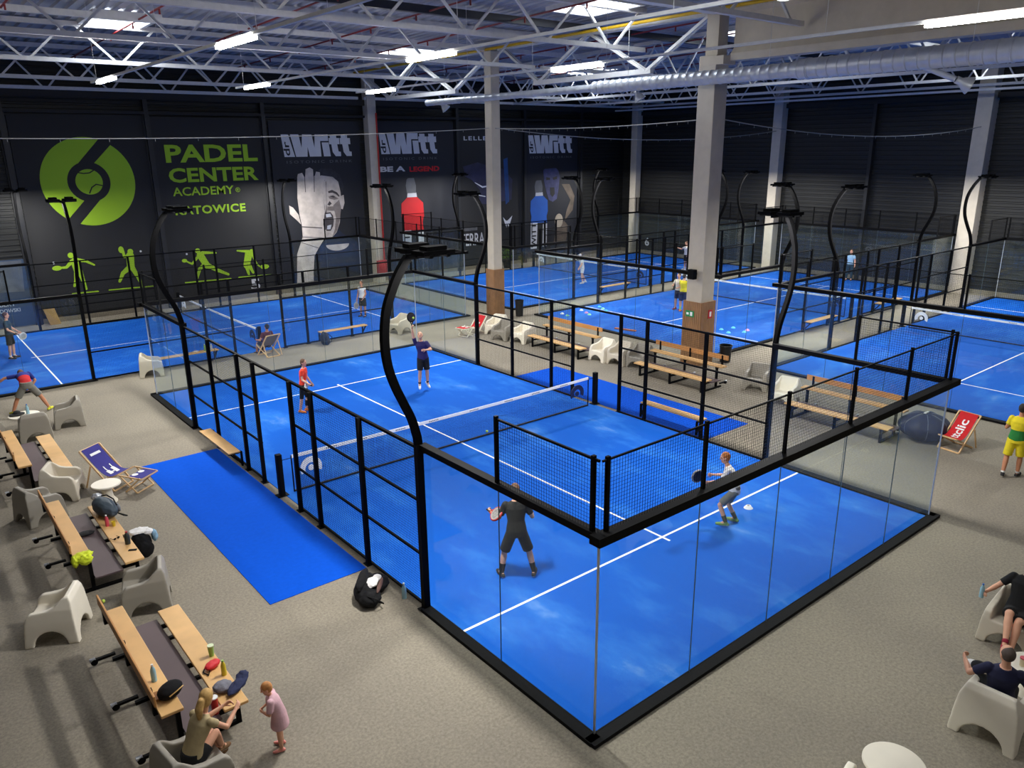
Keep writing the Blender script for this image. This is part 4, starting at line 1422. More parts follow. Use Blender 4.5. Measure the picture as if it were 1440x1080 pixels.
# training cones
conec = [mat('cone_white', rgb(235, 235, 235), .5), mat('cone_cyan', rgb(90, 200, 230), .5), mat('cone_pink', rgb(220, 150, 200), .5), mat('cone_green', rgb(150, 225, 180), .5)]
CONES = [(13.5, 10.57, 0), (13.4, 10.1, 3), (13.35, 9.65, 0), (14.75, 10.55, 0), (14.5, 9.95, 2), (14.3, 9.55, 3), (16.0, 10.55, 1), (15.77, 10.1, 3), (15.53, 9.65, 1), (16.3, 3.55, 1), (16.05, 3.0, 1), (16.95, 3.4, 1), (16.6, 2.6, 1), (17.0, 2.72, 2)]
pos = ['left front row end', 'left front row middle', 'left front row right end', 'second row start', 'second row middle', 'second row end', 'third row far end', 'third row middle', 'third row near end', 'right cluster left', 'right cluster front left', 'right cluster back', 'right cluster front', 'right cluster end']
hue = ['white', 'cyan', 'pink', 'pale green']
for (x, y, c), p_ in zip(CONES, pos):
    o = MB().lathe([(.03, .06), (.05, .06), (.1, 0), (.085, 0), (.03, .05), (.03, .06)], n=16).build('training_cone', conec[c], None, smooth=True)
    tag(o, '%s flat training cone on the court right of the bleachers, %s' % (hue[c], p_), 'cone', 'flat training cones', (x, y, .019))
o = MB().lathe([(.03, .06), (.05, .06), (.1, 0), (.085, 0), (.03, .05), (.03, .06)], n=16).build('training_cone', conec[0], None, smooth=True)
tag(o, 'single white training cone behind the boy on the nearest court', 'cone', 'flat training cones', (2.45, -7.3, .019))
o = MB().bx(-.5, .5, -.06, .06, 0, .05).build('wooden_plank', mat('plank', rgb(180, 90, 50), .6))
tag(o, 'orange brown plank lying on the court right of the bleachers', 'plank', None, (13.2, 6.25, .019), rad(-75))
# balls
ballm = mat('ball_yellow', rgb(200, 225, 90), .8, 0, .05, 20)
for x, y, z, lab in ((1.0, .17, .053, 'yellow ball lying at the foot of the net of the nearest court'), (-9.3, -2.15, .034, 'yellow ball under the lone white armchair'), (-1.1, 14.6, .053, 'yellow ball near the net of the far left court')):
    o = MB().ell((0, 0, 0), (.034, .034, .034), None, 16, 10).build('padel_ball', ballm, None, smooth='all')
    tag(o, lab, 'ball', None, (x, y, z))
# ================================================================== people
def cloth(nm, r, g, b_):
    return mat(nm, rgb(r, g, b_), .85, 0, .1, 9, .15, 25)


SKIN = {'fair': mat('skin_fair', rgb(222, 166, 136), .6, 0, .05, 6), 'tan': mat('skin_tan', rgb(196, 134, 100), .6, 0, .05, 6)}
lipm = mat('lips', rgb(150, 74, 66), .5)
eyem = mat('eye_dark', rgb(36, 28, 24), .3)
solem = mat('shoe_sole', rgb(225, 225, 220), .6)


def unit(v):
    return V(v).normalized()


def person(label, x, y, deg, H, pose, wear, skin='fair', hair=('hair_brown', (78, 52, 34)), hairstyle='short', vox=.011, z0=.018, pelvis_z=None, slim=1.0, child=False, face=True, group=None):
    """one figure: continuous body, clothes as parts.  local x = forward, y = left, z = up"""
    s = H / 1.78
    P = dict(sp=(0, 0, 1), twist=0, head=(1, 0, 0), neck=None, LA=((.1, .25, -1), (.3, .1, -1)), RA=((.1, -.25, -1), (.3, -.1, -1)), LL=((0, .08, -1), (0, .02, -1)), RL=((0, -.08, -1), (0, -.02, -1)), LF=None, RF=None, curlL=.5, curlR=.5)
    P.update(pose)
    hd = 1.0 if not child else 1.28       # a child's head is large for the body
    sp = unit(P['sp'])
    yaw = Matrix.Rotation(rad(P['twist']), 3, sp)
    left = V((0, 1, 0))
    lsh = yaw @ (left - sp * left.dot(sp)).normalized()
    fsh = lsh.cross(sp).normalized()       # forward of the chest
    lp = left
    fp = V((1, 0, 0))
    pel = V((0, 0, 0))
    waist = pel + (V((0, 0, 1)) * .35 + sp * .65).normalized() * .2 * s
    chest = waist + sp * .2 * s
    neck = chest + sp * .16 * s
    fd = unit(P['head'])
    nd = unit(P['neck']) if P['neck'] else (sp * .7 + V((0, 0, .5)) + fd * .12).normalized()
    hc = neck + nd * .19 * s * (1.05 if child else 1)
    hu = (nd - fd * nd.dot(fd)).normalized()
    hl = hu.cross(fd).normalized()
    W = slim
    J = {}
    mb = MB()

    def ringe(c, side, fwd, w, d, n=20):
        return [c + side * w * s * math.cos(2 * PI * i / n) + fwd * d * s * math.sin(2 * PI * i / n) for i in range(n)]

    def torso(mb, inf=0.0, top=True, low=-.09, flare=0.0):
        R = []
        up = V((0, 0, 1))
        if low < -.05:
            R.append(ringe(pel + up * low * s, lp, fp, .15 * W + inf + flare, .11 * W + inf + flare))
        R.append(ringe(pel + up * max(low, .02) * s, lp, fp, .168 * W + inf + flare * .6, .118 * W + inf + flare * .6))
        R.append(ringe(waist, (lp + lsh).normalized(), (fp + fsh).normalized(), .14 * W + inf, .1 * W + inf))
        R.append(ringe(waist.lerp(chest, .6), lsh, fsh, .16 * W + inf, .112 * W + inf))
        R.append(ringe(chest + sp * .03 * s, lsh, fsh, .178 * W + inf, .115 * W + inf))
        if top:
            R.append(ringe(neck - sp * .045 * s, lsh, fsh, .15 * W + inf * .6, .082 * W + inf * .6))
            R.append(ringe(neck + sp * .005 * s, lsh, fsh, .072 * W + inf * .3, .066 * W + inf * .3))
        mb.loft(R)
    torso(mb)
    mb.capsule(neck - nd * .05 * s, hc - hu * .03 * s, .056 * s * W, .05 * s)
    # head: skull, jaw, nose, ears
    HM = Matrix((fd, hl, hu)).transposed()
    k = s * hd
    mb.ell(hc + hu * .015 * k, (.098 * k, .078 * k, .112 * k), HM, 20, 14)
    mb.ell(hc + fd * .022 * k - hu * .062 * k, (.07 * k, .06 * k, .065 * k), HM, 16, 10)
    mb.capsule(hc + fd * .09 * k + hu * .015 * k, hc + fd * .108 * k - hu * .018 * k, .012 * k, .017 * k, 8)
    for sg in (-1, 1):
        mb.ell(hc + hl * sg * .078 * k - hu * .005 * k - fd * .008 * k, (.022 * k, .012 * k, .032 * k), HM, 10, 8)

    def hand(mb, w, d, pn, curl, sg):
        d = d.normalized()
        pn = (pn - d * pn.dot(d)).normalized()
        sd = d.cross(pn) * sg
        pc = w + d * .05 * s
        for q in (-.026, -.009, .009, .026):
            mb.capsule(w + d * .01 * s + sd * q * .6 * s, w + d * .085 * s + sd * q * s, .016 * s, .0145 * s, 8)
        for q, L_ in ((-.03, .062), (-.01, .075), (.01, .08), (.03, .07)):
            a = w + d * .088 * s + sd * q * s
            c1_ = curl * .9
            d1 = d * math.cos(c1_) + pn * math.sin(c1_)
            b1_ = a + d1 * L_ * .52 * s
            d2 = d * math.cos(c1_ * 2.1) + pn * math.sin(c1_ * 2.1)
            mb.capsule(a, b1_, .0095 * s, .009 * s, 8)
            mb.capsule(b1_, b1_ + d2 * L_ * .5 * s, .009 * s, .0078 * s, 8)
        a = w + d * .03 * s + sd * .03 * s
        d1 = (d * .7 + sd * .65 + pn * .35).normalized()
        mb.capsule(a, a + d1 * .04 * s, .012 * s, .0105 * s, 8)
        d2 = (d * .85 + sd * .2 + pn * .5).normalized()
        mb.capsule(a + d1 * .04 * s, a + d1 * .04 * s + d2 * .032 * s, .0105 * s, .0085 * s, 8)
        return pc
    arms, legs = {}, {}
    for key, sg in (('LA', 1), ('RA', -1)):
        u, f = unit(P[key][0]), unit(P[key][1])
        sh = neck - sp * .065 * s + lsh * sg * .178 * s * W
        el_ = sh + u * .285 * s
        wr = el_ + f * .25 * s
        mb.capsule(sh, el_, .05 * s * W, .04 * s * W)
        mb.capsule(el_, el_.lerp(wr, .35), .04 * s * W, .041 * s * W)
        mb.capsule(el_.lerp(wr, .35), wr, .041 * s * W, .027 * s * W)
        h = unit(P[key][2]) if len(P[key]) > 2 else f
        pn = -lsh * sg + fsh * .3 if len(P[key]) < 4 else V(P[key][3])
        hand(mb, wr, h, pn, P['curl' + key[0]], sg)
        arms[key[0]] = (sh, el_, wr, h)
        J[key[0] + 'hand'] = wr + h * .075 * s
    for key, sg in (('LL', 1), ('RL', -1)):
        th, sn = unit(P[key][0]), unit(P[key][1])
        hip = pel + lp * sg * .092 * s * W - V((0, 0, .05 * s))
        kn = hip + th * .41 * s
        an = kn + sn * .40 * s
        mb.capsule(hip, kn, .088 * s * W, .058 * s * W, 14)
        mb.capsule(kn, kn.lerp(an, .32), .056 * s * W, .06 * s * W)
        mb.capsule(kn.lerp(an, .32), an, .06 * s * W, .038 * s)
        fdir = P[key[0] + 'F']
        fdir = unit(fdir) if fdir else unit((1, sg * .18, 0))
        heel = an - V((0, 0, .055 * s)) - fdir * .045 * s
        ball = an - V((0, 0, .062 * s)) + fdir * .12 * s
        if P[key[0] + 'F'] and abs(fdir.z) > .3:
            dn = (V((0, 0, -1)) - fdir * (-fdir.z)).normalized()
            heel = an + dn * .055 * s - fdir * .045 * s
            ball = an + dn * .062 * s + fdir * .12 * s
        mb.capsule(an, heel, .036 * s, .034 * s, 10)
        mb.capsule(an, ball, .036 * s, .03 * s, 10)
        mb.capsule(heel, ball, .034 * s, .034 * s, 10)
        mb.capsule(ball, ball + fdir * .06 * s, .034 * s, .024 * s, 10)
        legs[key[0]] = (hip, kn, an, heel, ball, fdir)
    zmin = min(min(l[3].z, l[4].z) for l in legs.values()) - .043 * s
    zoff = (z0 - zmin) if pelvis_z is None else pelvis_z
    t = thing('person', label, 'person', (x, y, zoff), rad(deg), group)
    me = solid(mb, vox, 3, 'body')
    # face details coloured on the one surface
    sk = SKIN[skin]
    o = link('body', me, [sk, eyem, lipm], t, 'all')
    if face:
        eyes = [hc + fd * .09 * k + hl * sg * .034 * k + hu * .018 * k for sg in (-1, 1)]
        mouth = hc + fd * .088 * k - hu * .058 * k
        for p in me.polygons:
            c = p.center
            if any((c - e).length < .014 * k for e in eyes):
                p.material_index = 1
            else:
                q = c - mouth
                if abs(q.dot(hl)) < .026 * k and abs(q.dot(hu)) < .009 * k and q.dot(fd) > -.02 * k:
                    p.material_index = 2
    cl = wear
    cv = max(.01, vox)
    if 'shirt' in cl:
        m_, sl = cl['shirt'][0], cl['shirt'][1]
        mb = MB()
        torso(mb, .016, True, cl.get('hem', -.03), cl.get('flare', .008))
        for a in arms.values():
            if sl > 0:
                e = a[0].lerp(a[1], min(1, sl))
                mb.capsule(a[0] - (a[1] - a[0]).normalized() * .0, a[0].lerp(a[1], .05), .066 * s * W, .066 * s * W, 12)
                mb.cone(a[0], e, .067 * s * W, (.061 if sl < .99 else .054) * s * W, 14)
                if sl > 1:
                    mb.capsule(a[1], a[1].lerp(a[2], sl - 1), .054 * s * W, .042 * s, 12)
        sme = solid(mb, cv, 3, 'shirt')
        ms = m_ if isinstance(m_, list) else [m_]
        so = link('shirt', sme, ms, t, 'all')
        if len(ms) > 1:
            split = cl.get('split', .5)
            for p in sme.polygons:
                q = (p.center - pel).dot(sp) / (neck - pel).length
                p.material_index = 1 if q < split else 0
    if 'shorts' in cl:
        m_, ln = cl['shorts']
        mb = MB()
        up = V((0, 0, 1))
        mb.loft([ringe(pel + up * .1 * s, lp, fp, .15 * W + .012, .108 * W + .012), ringe(pel + up * .02 * s, lp, fp, .17 * W + .016, .122 * W + .016), ringe(pel - up * .09 * s, lp, fp, .172 * W + .016, .118 * W + .016)])
        for l in legs.values():
            if ln <= 1:
                e = l[0].lerp(l[1], ln)
                mb.cone(l[0] + (l[0] - l[1]).normalized() * .05 * s, e, .108 * s * W, (.1 if not cl.get('tight') else .072) * s * W, 16)
            else:
                mb.capsule(l[0], l[1], .098 * s * W, .068 * s * W, 14)
                e = l[1].lerp(l[2], ln - 1)
                mb.capsule(l[1], l[1].lerp(e, .4), .066 * s * W, .069 * s * W, 12)
                mb.cone(l[1].lerp(e, .4), e, .069 * s * W, .05 * s, 12)
        link('shorts' if ln <= 1 else 'leggings', solid(mb, cv, 3, 'shorts'), m_, t, 'all')
    if 'dress' in cl:
        m_ = cl['dress']
        up = V((0, 0, 1))
        mb = MB()
        R = [ringe(pel - up * .3 * s, lp, fp, .27, .22), ringe(pel - up * .1 * s, lp, fp, .24, .19), ringe(pel + up * .03 * s, lp, fp, .22, .175)]
        R += [ringe(waist, lsh, fsh, .2, .16), ringe(chest, lsh, fsh, .225, .16), ringe(neck - sp * .045 * s, lsh, fsh, .2, .125), ringe(neck + sp * .02 * s, lsh, fsh, .1, .095)]
        mb.loft(R)
        for a in arms.values():
            mb.capsule(a[0], a[0].lerp(a[1], .05), .085 * s, .085 * s)
            mb.cone(a[0], a[0].lerp(a[1], .85), .085 * s, .078 * s, 12)
        link('dress', solid(mb, cv, 3, 'dress'), m_, t, 'all')
    for key, l in legs.items():
        hip, kn, an, heel, ball, fdir = l
        if 'socks' in cl:
            m_, h_ = cl['socks']
            mb = MB().cone(an.lerp(kn, h_), an - (kn - an).normalized() * .03 * s, (.045 + .016 * min(1, h_ * 1.6)) * s, .042 * s, 14)
            link('sock', mb.mesh('sock'), m_, t, True)
        if 'knee' in cl and key == 'L':
            mb = MB().cone(kn.lerp(an, .25), kn.lerp(an, .75), .068 * s, .056 * s, 14)
            link('calf_sleeve', mb.mesh('calf_sleeve'), cl['knee'], t, True)
        if 'shoes' in cl:
            mb = MB()
            dn = (heel + ball) / 2 - an
            mb.capsule(heel, ball, .043 * s, .045 * s, 12)
            mb.capsule(ball, ball + fdir * .065 * s, .045 * s, .034 * s, 12)
            mb.capsule(an - (kn - an).normalized() * .01 * s, heel.lerp(ball, .35), .047 * s, .045 * s, 12)
            sme = solid(mb, .009, 3, 'shoe')
            # flat sole
            nn = (ball - heel).normalized().cross(lp).normalized()
            if nn.z > 0:
                nn = -nn
            base = heel + nn * .036 * s
            for v in sme.vertices:
                q = (v.co - base).dot(nn)
                if q > 0:
                    v.co -= nn * q
            link('shoe', sme, [cl['shoes'], solem], t, 'all')
            for p in sme.polygons:
                if (p.center - base).dot(nn) > -.018 * s:
                    p.material_index = 1
    # hair
    hm = mat(hair[0], rgb(*hair[1]), .7, 0, .25, 18)
    mb = MB()
    if hairstyle != 'bald':
        up_ = .105 if hairstyle == 'short' else .112

        def fn(q):
            return 1 + .03 * vnoise(q, 4, 2)
        mb.ell(hc - fd * .016 * k + hu * .034 * k, (.1 * k, .086 * k, up_ * k), HM, 24, 16, 0, fn)
        if hairstyle == 'pony':
            mb.ell(hc - fd * .03 * k - hu * .02 * k, (.086 * k, .082 * k, .09 * k), HM, 20, 12)
            a = hc - fd * .11 * k + hu * .03 * k
            mb.ell(a, (.04 * k, .036 * k, .036 * k), HM, 12, 8)
            mb.capsule(a - fd * .02 * k, a - fd * .05 * k - hu * .1 * k, .045 * k, .055 * k, 12)
            mb.capsule(a - fd * .05 * k - hu * .1 * k, a - fd * .01 * k - hu * .27 * k, .055 * k, .024 * k, 12)
        if hairstyle == 'short':
            mb.ell(hc - fd * .03 * k - hu * .01 * k, (.076 * k, .08 * k, .08 * k), HM, 20, 12)
        link('hair', solid(mb, .009, 2, 'hair'), hm, t, 'all')
        if hairstyle == 'pony':
            R = [hc - fd * .105 * k + hu * .03 * k + (hl * math.cos(2 * PI * i / 16) * .03 + hu * math.sin(2 * PI * i / 16) * .03) * k for i in range(16)]
            MB().tube(R, .011 * k, 8, True).build('hair_band', black, t, True)
    else:
        mb.ell(hc - fd * .022 * k + hu * .02 * k, (.088 * k, .084 * k, .103 * k), HM, 20, 12)
        link('hair', solid(mb, .009, 2, 'hair'), hm, t, 'all')
    if 'cap' in cl:
        mb = MB().ell(hc + hu * .04 * k, (.106 * k, .09 * k, .092 * k), HM, 20, 12)
        mb.box(hc + fd * .13 * k + hu * .045 * k, (.1 * k, .13 * k, .012 * k), HM)
        link('cap', solid(mb, .009, 2, 'cap'), cl['cap'], t, 'all')
    Rz = Matrix.Rotation(rad(deg), 3, 'Z')
    return t, {q: Rz @ v + V((x, y, zoff)) for q, v in J.items()}, Rz


def racket(label, hp, d, nrm, face_m, rim_m):
    """padel racket: perforated face, rim, throat and grip; hp = middle of the grip"""
    t = thing('padel_racket', label, 'racket', hp, 0, None)
    d = unit(d)
    n = (V(nrm) - d * V(nrm).dot(d)).normalized()
    sd = n.cross(d)
    M = Matrix((sd, d, n)).transposed()
    t.rotation_euler = M.to_euler()
    c = V((0, .285, 0))
    po = [(c.x + .128 * math.cos(2 * PI * i / 32), c.y + .14 * math.sin(2 * PI * i / 32)) for i in range(32)]
    MB().prism(po, lambda p: (p[0], p[1], -.017), lambda p: (p[0], p[1], .017)).build('face', face_m, t)
    MB().tube([(p[0] * 1.0, p[1], 0) for p in po], .02, 8, True).build('rim', rim_m, t, True)
    mb = MB()
    for a in range(-3, 4):
        for b_ in range(-3, 4):
            if a * a + b_ * b_ < 11:
                mb.lathe([(0, -.0185), (.0065, -.0185), (.0065, .0185), (0, .0185)], (a * .026, c.y + b_ * .027, 0), 8)
    mb.build('holes', black, t)
    MB().bar((-.055, .17, 0), (-.012, .07, 0), .022, .03, (0, 0, 1)).bar((.055, .17, 0), (.012, .07, 0), .022, .03, (0, 0, 1)).build('throat', rim_m, t)
    MB().cone((0, -.07, 0), (0, .08, 0), .017, .016, 12).build('grip', blackmatt, t, True)
    return t


kblack = cloth('cloth_black', 20, 20, 22)
kcharc = cloth('cloth_charcoal', 52, 50, 50)
knavy = cloth('cloth_navy', 24, 28, 62)
kviolet = cloth('cloth_violet_navy', 40, 34, 92)
korange = cloth('cloth_orange_red', 232, 62, 36)
kwhite = cloth('cloth_white', 226, 224, 222)
kgrey = cloth('cloth_grey', 118, 116, 108)
kred = cloth('cloth_red', 186, 28, 34)
kroyal = cloth('cloth_royal', 30, 42, 124)
kpink = cloth('cloth_pink', 214, 172, 180)
ktan = cloth('cloth_tan', 176, 158, 118)
kyel = cloth('cloth_yellow', 226, 206, 34)
kgreen = cloth('cloth_green', 30, 120, 50)
kteal = cloth('cloth_teal', 32, 62, 78)
kcream = cloth('cloth_cream', 226, 214, 190)
klight = cloth('cloth_light_blue', 140, 178, 205)
shorange = cloth('shoe_orange', 226, 120, 40)
shwhite = cloth('shoe_white', 220, 220, 222)
shblack = cloth('shoe_black', 40, 40, 42)
shgreen = cloth('shoe_green', 120, 150, 90)
shred = cloth('shoe_red', 150, 30, 56)
shyel = cloth('shoe_yellow', 205, 205, 50)
shbrown = cloth('shoe_brown', 110, 80, 50)
blond = ('hair_blond', (196, 156, 92))
ginger = ('hair_ginger', (176, 104, 48))
brownh = ('hair_brown', (88, 60, 40))
dark = ('hair_dark', (40, 32, 28))
greyh = ('hair_greying', (84, 72, 64))

# nearest court
t, J, R = person('person in an orange red shirt and black leggings walking on the nearest court', -2.08, 5.15, -48, 1.62,
    dict(sp=(.1, 0, 1), head=(1, -.1, 0), LA=((.0, .25, -1), (.5, .0, -.75)), RA=((.15, -.2, -1), (.7, -.1, -.35)), LL=((.12, .08, -1), (-.12, .0, -1)), RL=((-.12, -.05, -1), (-.2, 0, -1))),
    dict(shirt=(korange, .55), shorts=(kblack, 1.0), tight=True, knee=kblack, shoes=shorange), hair=brownh, slim=.9, vox=.01)
racket('white padel racket held by the person in the orange red shirt', J['Rhand'], (.8, -.5, -.15), (-.5, -.8, .35), mat('racket_white', rgb(232, 230, 224), .5), mat('racket_rim_white', rgb(220, 218, 212), .5))
t, J, R = person('person in a violet navy shirt jumping to smash a ball on the nearest court', 1.82, 4.6, -108, 1.78,
    dict(sp=(.02, -.1, 1), twist=-25, head=(.75, -.3, .6), LA=((.5, .25, -.55), (.45, -.75, .15)), RA=((.15, -.3, 1), (.15, -.1, 1)), LL=((.05, .06, -1), (-.18, .05, -1)), RL=((.1, -.08, -1), (-.12, -.05, -1)), LF=(.85, .2, -.5), RF=(.85, -.2, -.5), curlR=1.0),
    dict(shirt=(kviolet, .7), hem=-.08, shorts=(kblack, .85), socks=(kblack, .12), shoes=shwhite), hair=('hair_light', (190, 140, 104)), hairstyle='bald', vox=.01, z0=.13)
racket('dark padel racket raised overhead by the jumping person', J['Rhand'], R @ V((.2, .1, 1)), R @ V((1, .2, -.1)), mat('racket_dark', rgb(40, 36, 44), .5), black)
o = MB().ell((0, 0, 0), (.034, .034, .034), None, 16, 10).build('padel_ball', ballm, None, smooth='all')
tag(o, 'yellow ball just met by the raised dark racket', 'ball', None, tuple(J['Rhand'] + R @ V((.16, .02, .3))))
t, J, R = person('person in black shirt and shorts with back to the viewer behind the near glass', -3.2, -6.2, 62, 1.8,
    dict(sp=(.12, 0, 1), twist=-8, head=(1, .15, -.1), LA=((.1, .45, -1), (.75, .35, .05)), RA=((-.05, -.45, -1), (.8, -.05, .25)), LL=((.22, .3, -1), (-.12, .16, -1)), RL=((.05, -.36, -1), (-.22, -.2, -1)), LF=(1, .25, 0), RF=(1, -.4, 0), curlL=1.0, curlR=.9),
    dict(shirt=(kblack, .75), hem=-.06, shorts=(kblack, .92), socks=(kblack, .42), shoes=shblack), hair=brownh, vox=.008)
racket('red rimmed padel racket held low by the person in black', J['Lhand'], R @ V((.75, .6, .15)), (-.6, -.5, .6), mat('racket_grey', rgb(150, 146, 144), .5, 0, .3, 20), red)
t, J, R = person('ginger haired boy in a white shirt and grey shorts crouching at the service line', 1.5, -7.55, 112, 1.66,
    dict(sp=(.42, 0, 1), twist=12, head=(1, .35, -.15), LA=((.5, .35, -.9), (.85, .4, -.1)), RA=((.35, -.25, -.9), (.9, .35, .0)), LL=((.75, .25, -.9), (-.42, .08, -1)), RL=((.45, -.22, -1), (-.55, -.06, -1)), curlL=1.0, curlR=1.0),
    dict(shirt=(kwhite, .7), hem=-.1, shorts=(kgrey, .85), socks=(cloth('sock_olive', 70, 72, 58), .38), shoes=shgreen), hair=ginger, vox=.008, slim=.9)
racket('dark padel racket held out in front of the boy', J['Lhand'], (-.45, .45, .55), (-.75, -.5, .4), mat('racket_dark', rgb(40, 36, 44), .5), mat('racket_grey', rgb(150, 146, 144), .5))
# far left court
t, J, R = person('person in a white sleeveless top and black shorts standing on the far left court', 6.1, 16.4, 205, 1.66,
    dict(head=(1, .2, -.05), LA=((.05, .2, -1), (.5, -.3, -.8)), RA=((.05, -.2, -1), (.3, -.1, -1))),
    dict(shirt=(kwhite, .15), shorts=(kblack, .85), socks=(kblack, .2), shoes=shblack), hair=brownh, skin='tan')
racket('grey padel racket hanging beside the person in the white sleeveless top', J['Rhand'], (-.35, .1, -1), (.2, -1, .1), MATS['racket_grey'], MATS['racket_grey'])
t, J, R = person('person in dark teal shirt and black shorts standing on the far left court', -7.86, 18.6, -22, 1.76,
    dict(head=(1, .1, 0), LA=((.2, .2, -1), (.7, .1, -.6)), RA=((.2, -.2, -1), (.8, .05, -.5)), LL=((.06, .08, -1), (-.06, 0, -1)), RL=((-.06, -.08, -1), (-.1, 0, -1)), curlR=1),
    dict(shirt=(kteal, .7), shorts=(kblack, .85), socks=(kwhite, .15), shoes=shblack), hair=brownh)
racket('pale padel racket held by the person in dark teal', J['Rhand'], (.85, -.15, -.5), (-.1, -1, .2), mat('racket_pale', rgb(206, 202, 176), .5), MATS['racket_rim_white'])
t, J, R = person('person in grey shorts and red and blue shirt bending with legs wide apart', -8.45, 10.7, 82, 1.8,
    dict(sp=(1, .2, .36), head=(1, .1, -.8), neck=(1, .1, -.25), LA=((.15, 1, -.1), (.1, .75, -.5)), RA=((.2, -.5, -.9), (-.25, .55, -.75)), LL=((.05, .62, -1), (-.02, .42, -1)), RL=((.05, -.62, -1), (-.02, -.42, -1)), LF=(.9, .5, 0), RF=(.9, -.5, 0)),
    dict(shirt=([kroyal, kred], .75), split=.5, shorts=(kgrey, .85), shoes=shyel), hair=brownh, skin='tan', z0=.0)
t, J, R = person('person sitting in the grey deck chair, seen from behind', -.16, 12.7, 98, 1.72,
    dict(sp=(-.35, 0, 1), head=(1, 0, 0), LA=((.2, .45, -1), (.9, 0, -.1)), RA=((.2, -.45, -1), (.9, 0, -.1)), LL=((1, .15, .12), (.35, 0, -1)), RL=((1, -.15, .12), (.35, 0, -1))),
    dict(shirt=(cloth('cloth_maroon', 92, 40, 48), .6), shorts=(kblack, .8), shoes=shblack), hair=dark, skin='tan', pelvis_z=.42)
# far middle court and right courts
person('person in white running on the far middle court', 20.2, 16.1, 150, 1.7,
    dict(sp=(.15, 0, 1), LA=((.2, .35, -1), (.5, .2, -.7)), RA=((-.2, -.35, -1), (.4, -.2, -.9)), LL=((.15, .05, -1), (-.2, 0, -1)), RL=((-.1, -.05, -1), (-.45, 0, -.8))),
    dict(shirt=(kwhite, .6), shorts=(kwhite, .6), socks=(kwhite, .15), shoes=shwhite, cap=kwhite), vox=.014)
person('person in yellow shirt and navy shorts beside the near clad column', 18.05, 7.05, 10, 1.76,
    dict(LA=((.4, .3, -.9), (.7, -.4, .1)), RA=((.4, -.3, -.9), (.7, .3, .1))),
    dict(shirt=(kyel, .6), shorts=(knavy, .9), socks=(cloth('sock_lime', 150, 200, 120), .4), shoes=shorange), hair=dark, vox=.014)
person('person in cream shirt behind the one in yellow beside the near clad column', 18.3, 7.55, 190, 1.72,
    dict(LA=((.4, .3, -.9), (.7, -.3, -.1)), RA=((.3, -.3, -.9), (.6, .2, .1))),
    dict(shirt=(kcream, .6), shorts=(knavy, .85), shoes=shred), hair=brownh, vox=.014)
person('person in white far behind the near clad column on the far middle court', 28.6, 15.3, 160, 1.75,
    dict(LA=((.1, .5, -.8), (.4, .3, -.5)), RA=((.3, -.4, -.3), (.7, -.4, .3))),
    dict(shirt=(kwhite, .6), shorts=(kblack, .8), socks=(kwhite, .2), shoes=shwhite), hair=brownh, vox=.014)
person('person in light blue standing by the right wall', 32.2, 6.35, 200, 1.75, dict(), dict(shirt=(klight, .6), shorts=(kteal, 1.9), shoes=shblack), hair=brownh, vox=.014, z0=0)
# standing at the right edge
person('person in yellow and green shirt and yellow shorts walking at the right frame edge', 8.62, -10.3, 8, 1.75,
    dict(sp=(.05, 0, 1), twist=-5, head=(1, -.3, 0), LA=((.1, .3, -1), (.85, -.1, .1)), RA=((.1, -.3, -1), (.8, .1, .1)), LL=((-.1, .1, -1), (-.35, 0, -1)), RL=((.16, -.08, -1), (.02, 0, -1))),
    dict(shirt=([kyel, kgreen], .65), split=.42, hem=-.06, shorts=(kyel, .9), socks=(kwhite, .1), shoes=shblack), hair=dark, skin='tan', vox=.009, z0=0)
# toddler and seated adults
t, J, R = person('small child in a pink dress leaning forward beside the nearest two-step bench', -8.3, -7.48, 152, 1.0,
    dict(sp=(.32, 0, 1), head=(1, .1, -.35), LA=((.12, .3, -1), (.7, -.75, -.1)), RA=((.12, -.3, -1), (.7, .75, -.1)), LL=((.05, .08, -1), (-.05, 0, -1)), RL=((.12, -.06, -1), (-.1, 0, -1))),
    dict(dress=kpink, shoes=mat('shoe_pink', rgb(226, 140, 130), .6)), hair=('hair_light_ginger', (190, 130, 74)), vox=.0065, child=True, z0=0, slim=1.08)
t, J, R = person('blonde woman in tan top and dark shorts sitting in the grey armchair', -9.42, -7.5, 20, 1.68,
    dict(sp=(.62, 0, 1), twist=4, head=(.9, .35, -.15), neck=(.35, 0, 1), LA=((.62, .12, -.75), (.8, -.3, .25)), RA=((.66, -.12, -.7), (.82, .3, .3)), LL=((1, .12, .2), (.1, .06, -1)), RL=((1, .16, .42), (.35, .3, -.9)), LF=(1, .1, -.1), RF=(.9, .3, -.35), curlL=.8, curlR=.6),
    dict(shirt=(ktan, .35), hem=.03, flare=.0, shorts=(kblack, .55), shoes=shbrown), hair=blond, hairstyle='pony', vox=.0065, pelvis_z=.53, slim=.88)
t, J, R = person('man in navy shirt with thinning hair sitting in the white armchair', -.82, -13.36, 20, 1.8,
    dict(sp=(-.2, 0, 1), head=(.8, .45, 0), LA=((.25, .75, -.8), (.8, .2, .1)), RA=((.3, -.6, -.9), (.9, 0, .05)), LL=((1, .25, .15), (.3, .1, -1)), RL=((1, -.15, .1), (.2, 0, -1)), curlL=.9),
    dict(shirt=(knavy, .7), shorts=(kblack, .9), socks=(kblack, .2), shoes=shblack), hair=greyh, hairstyle='bald', vox=.0075, pelvis_z=.52)
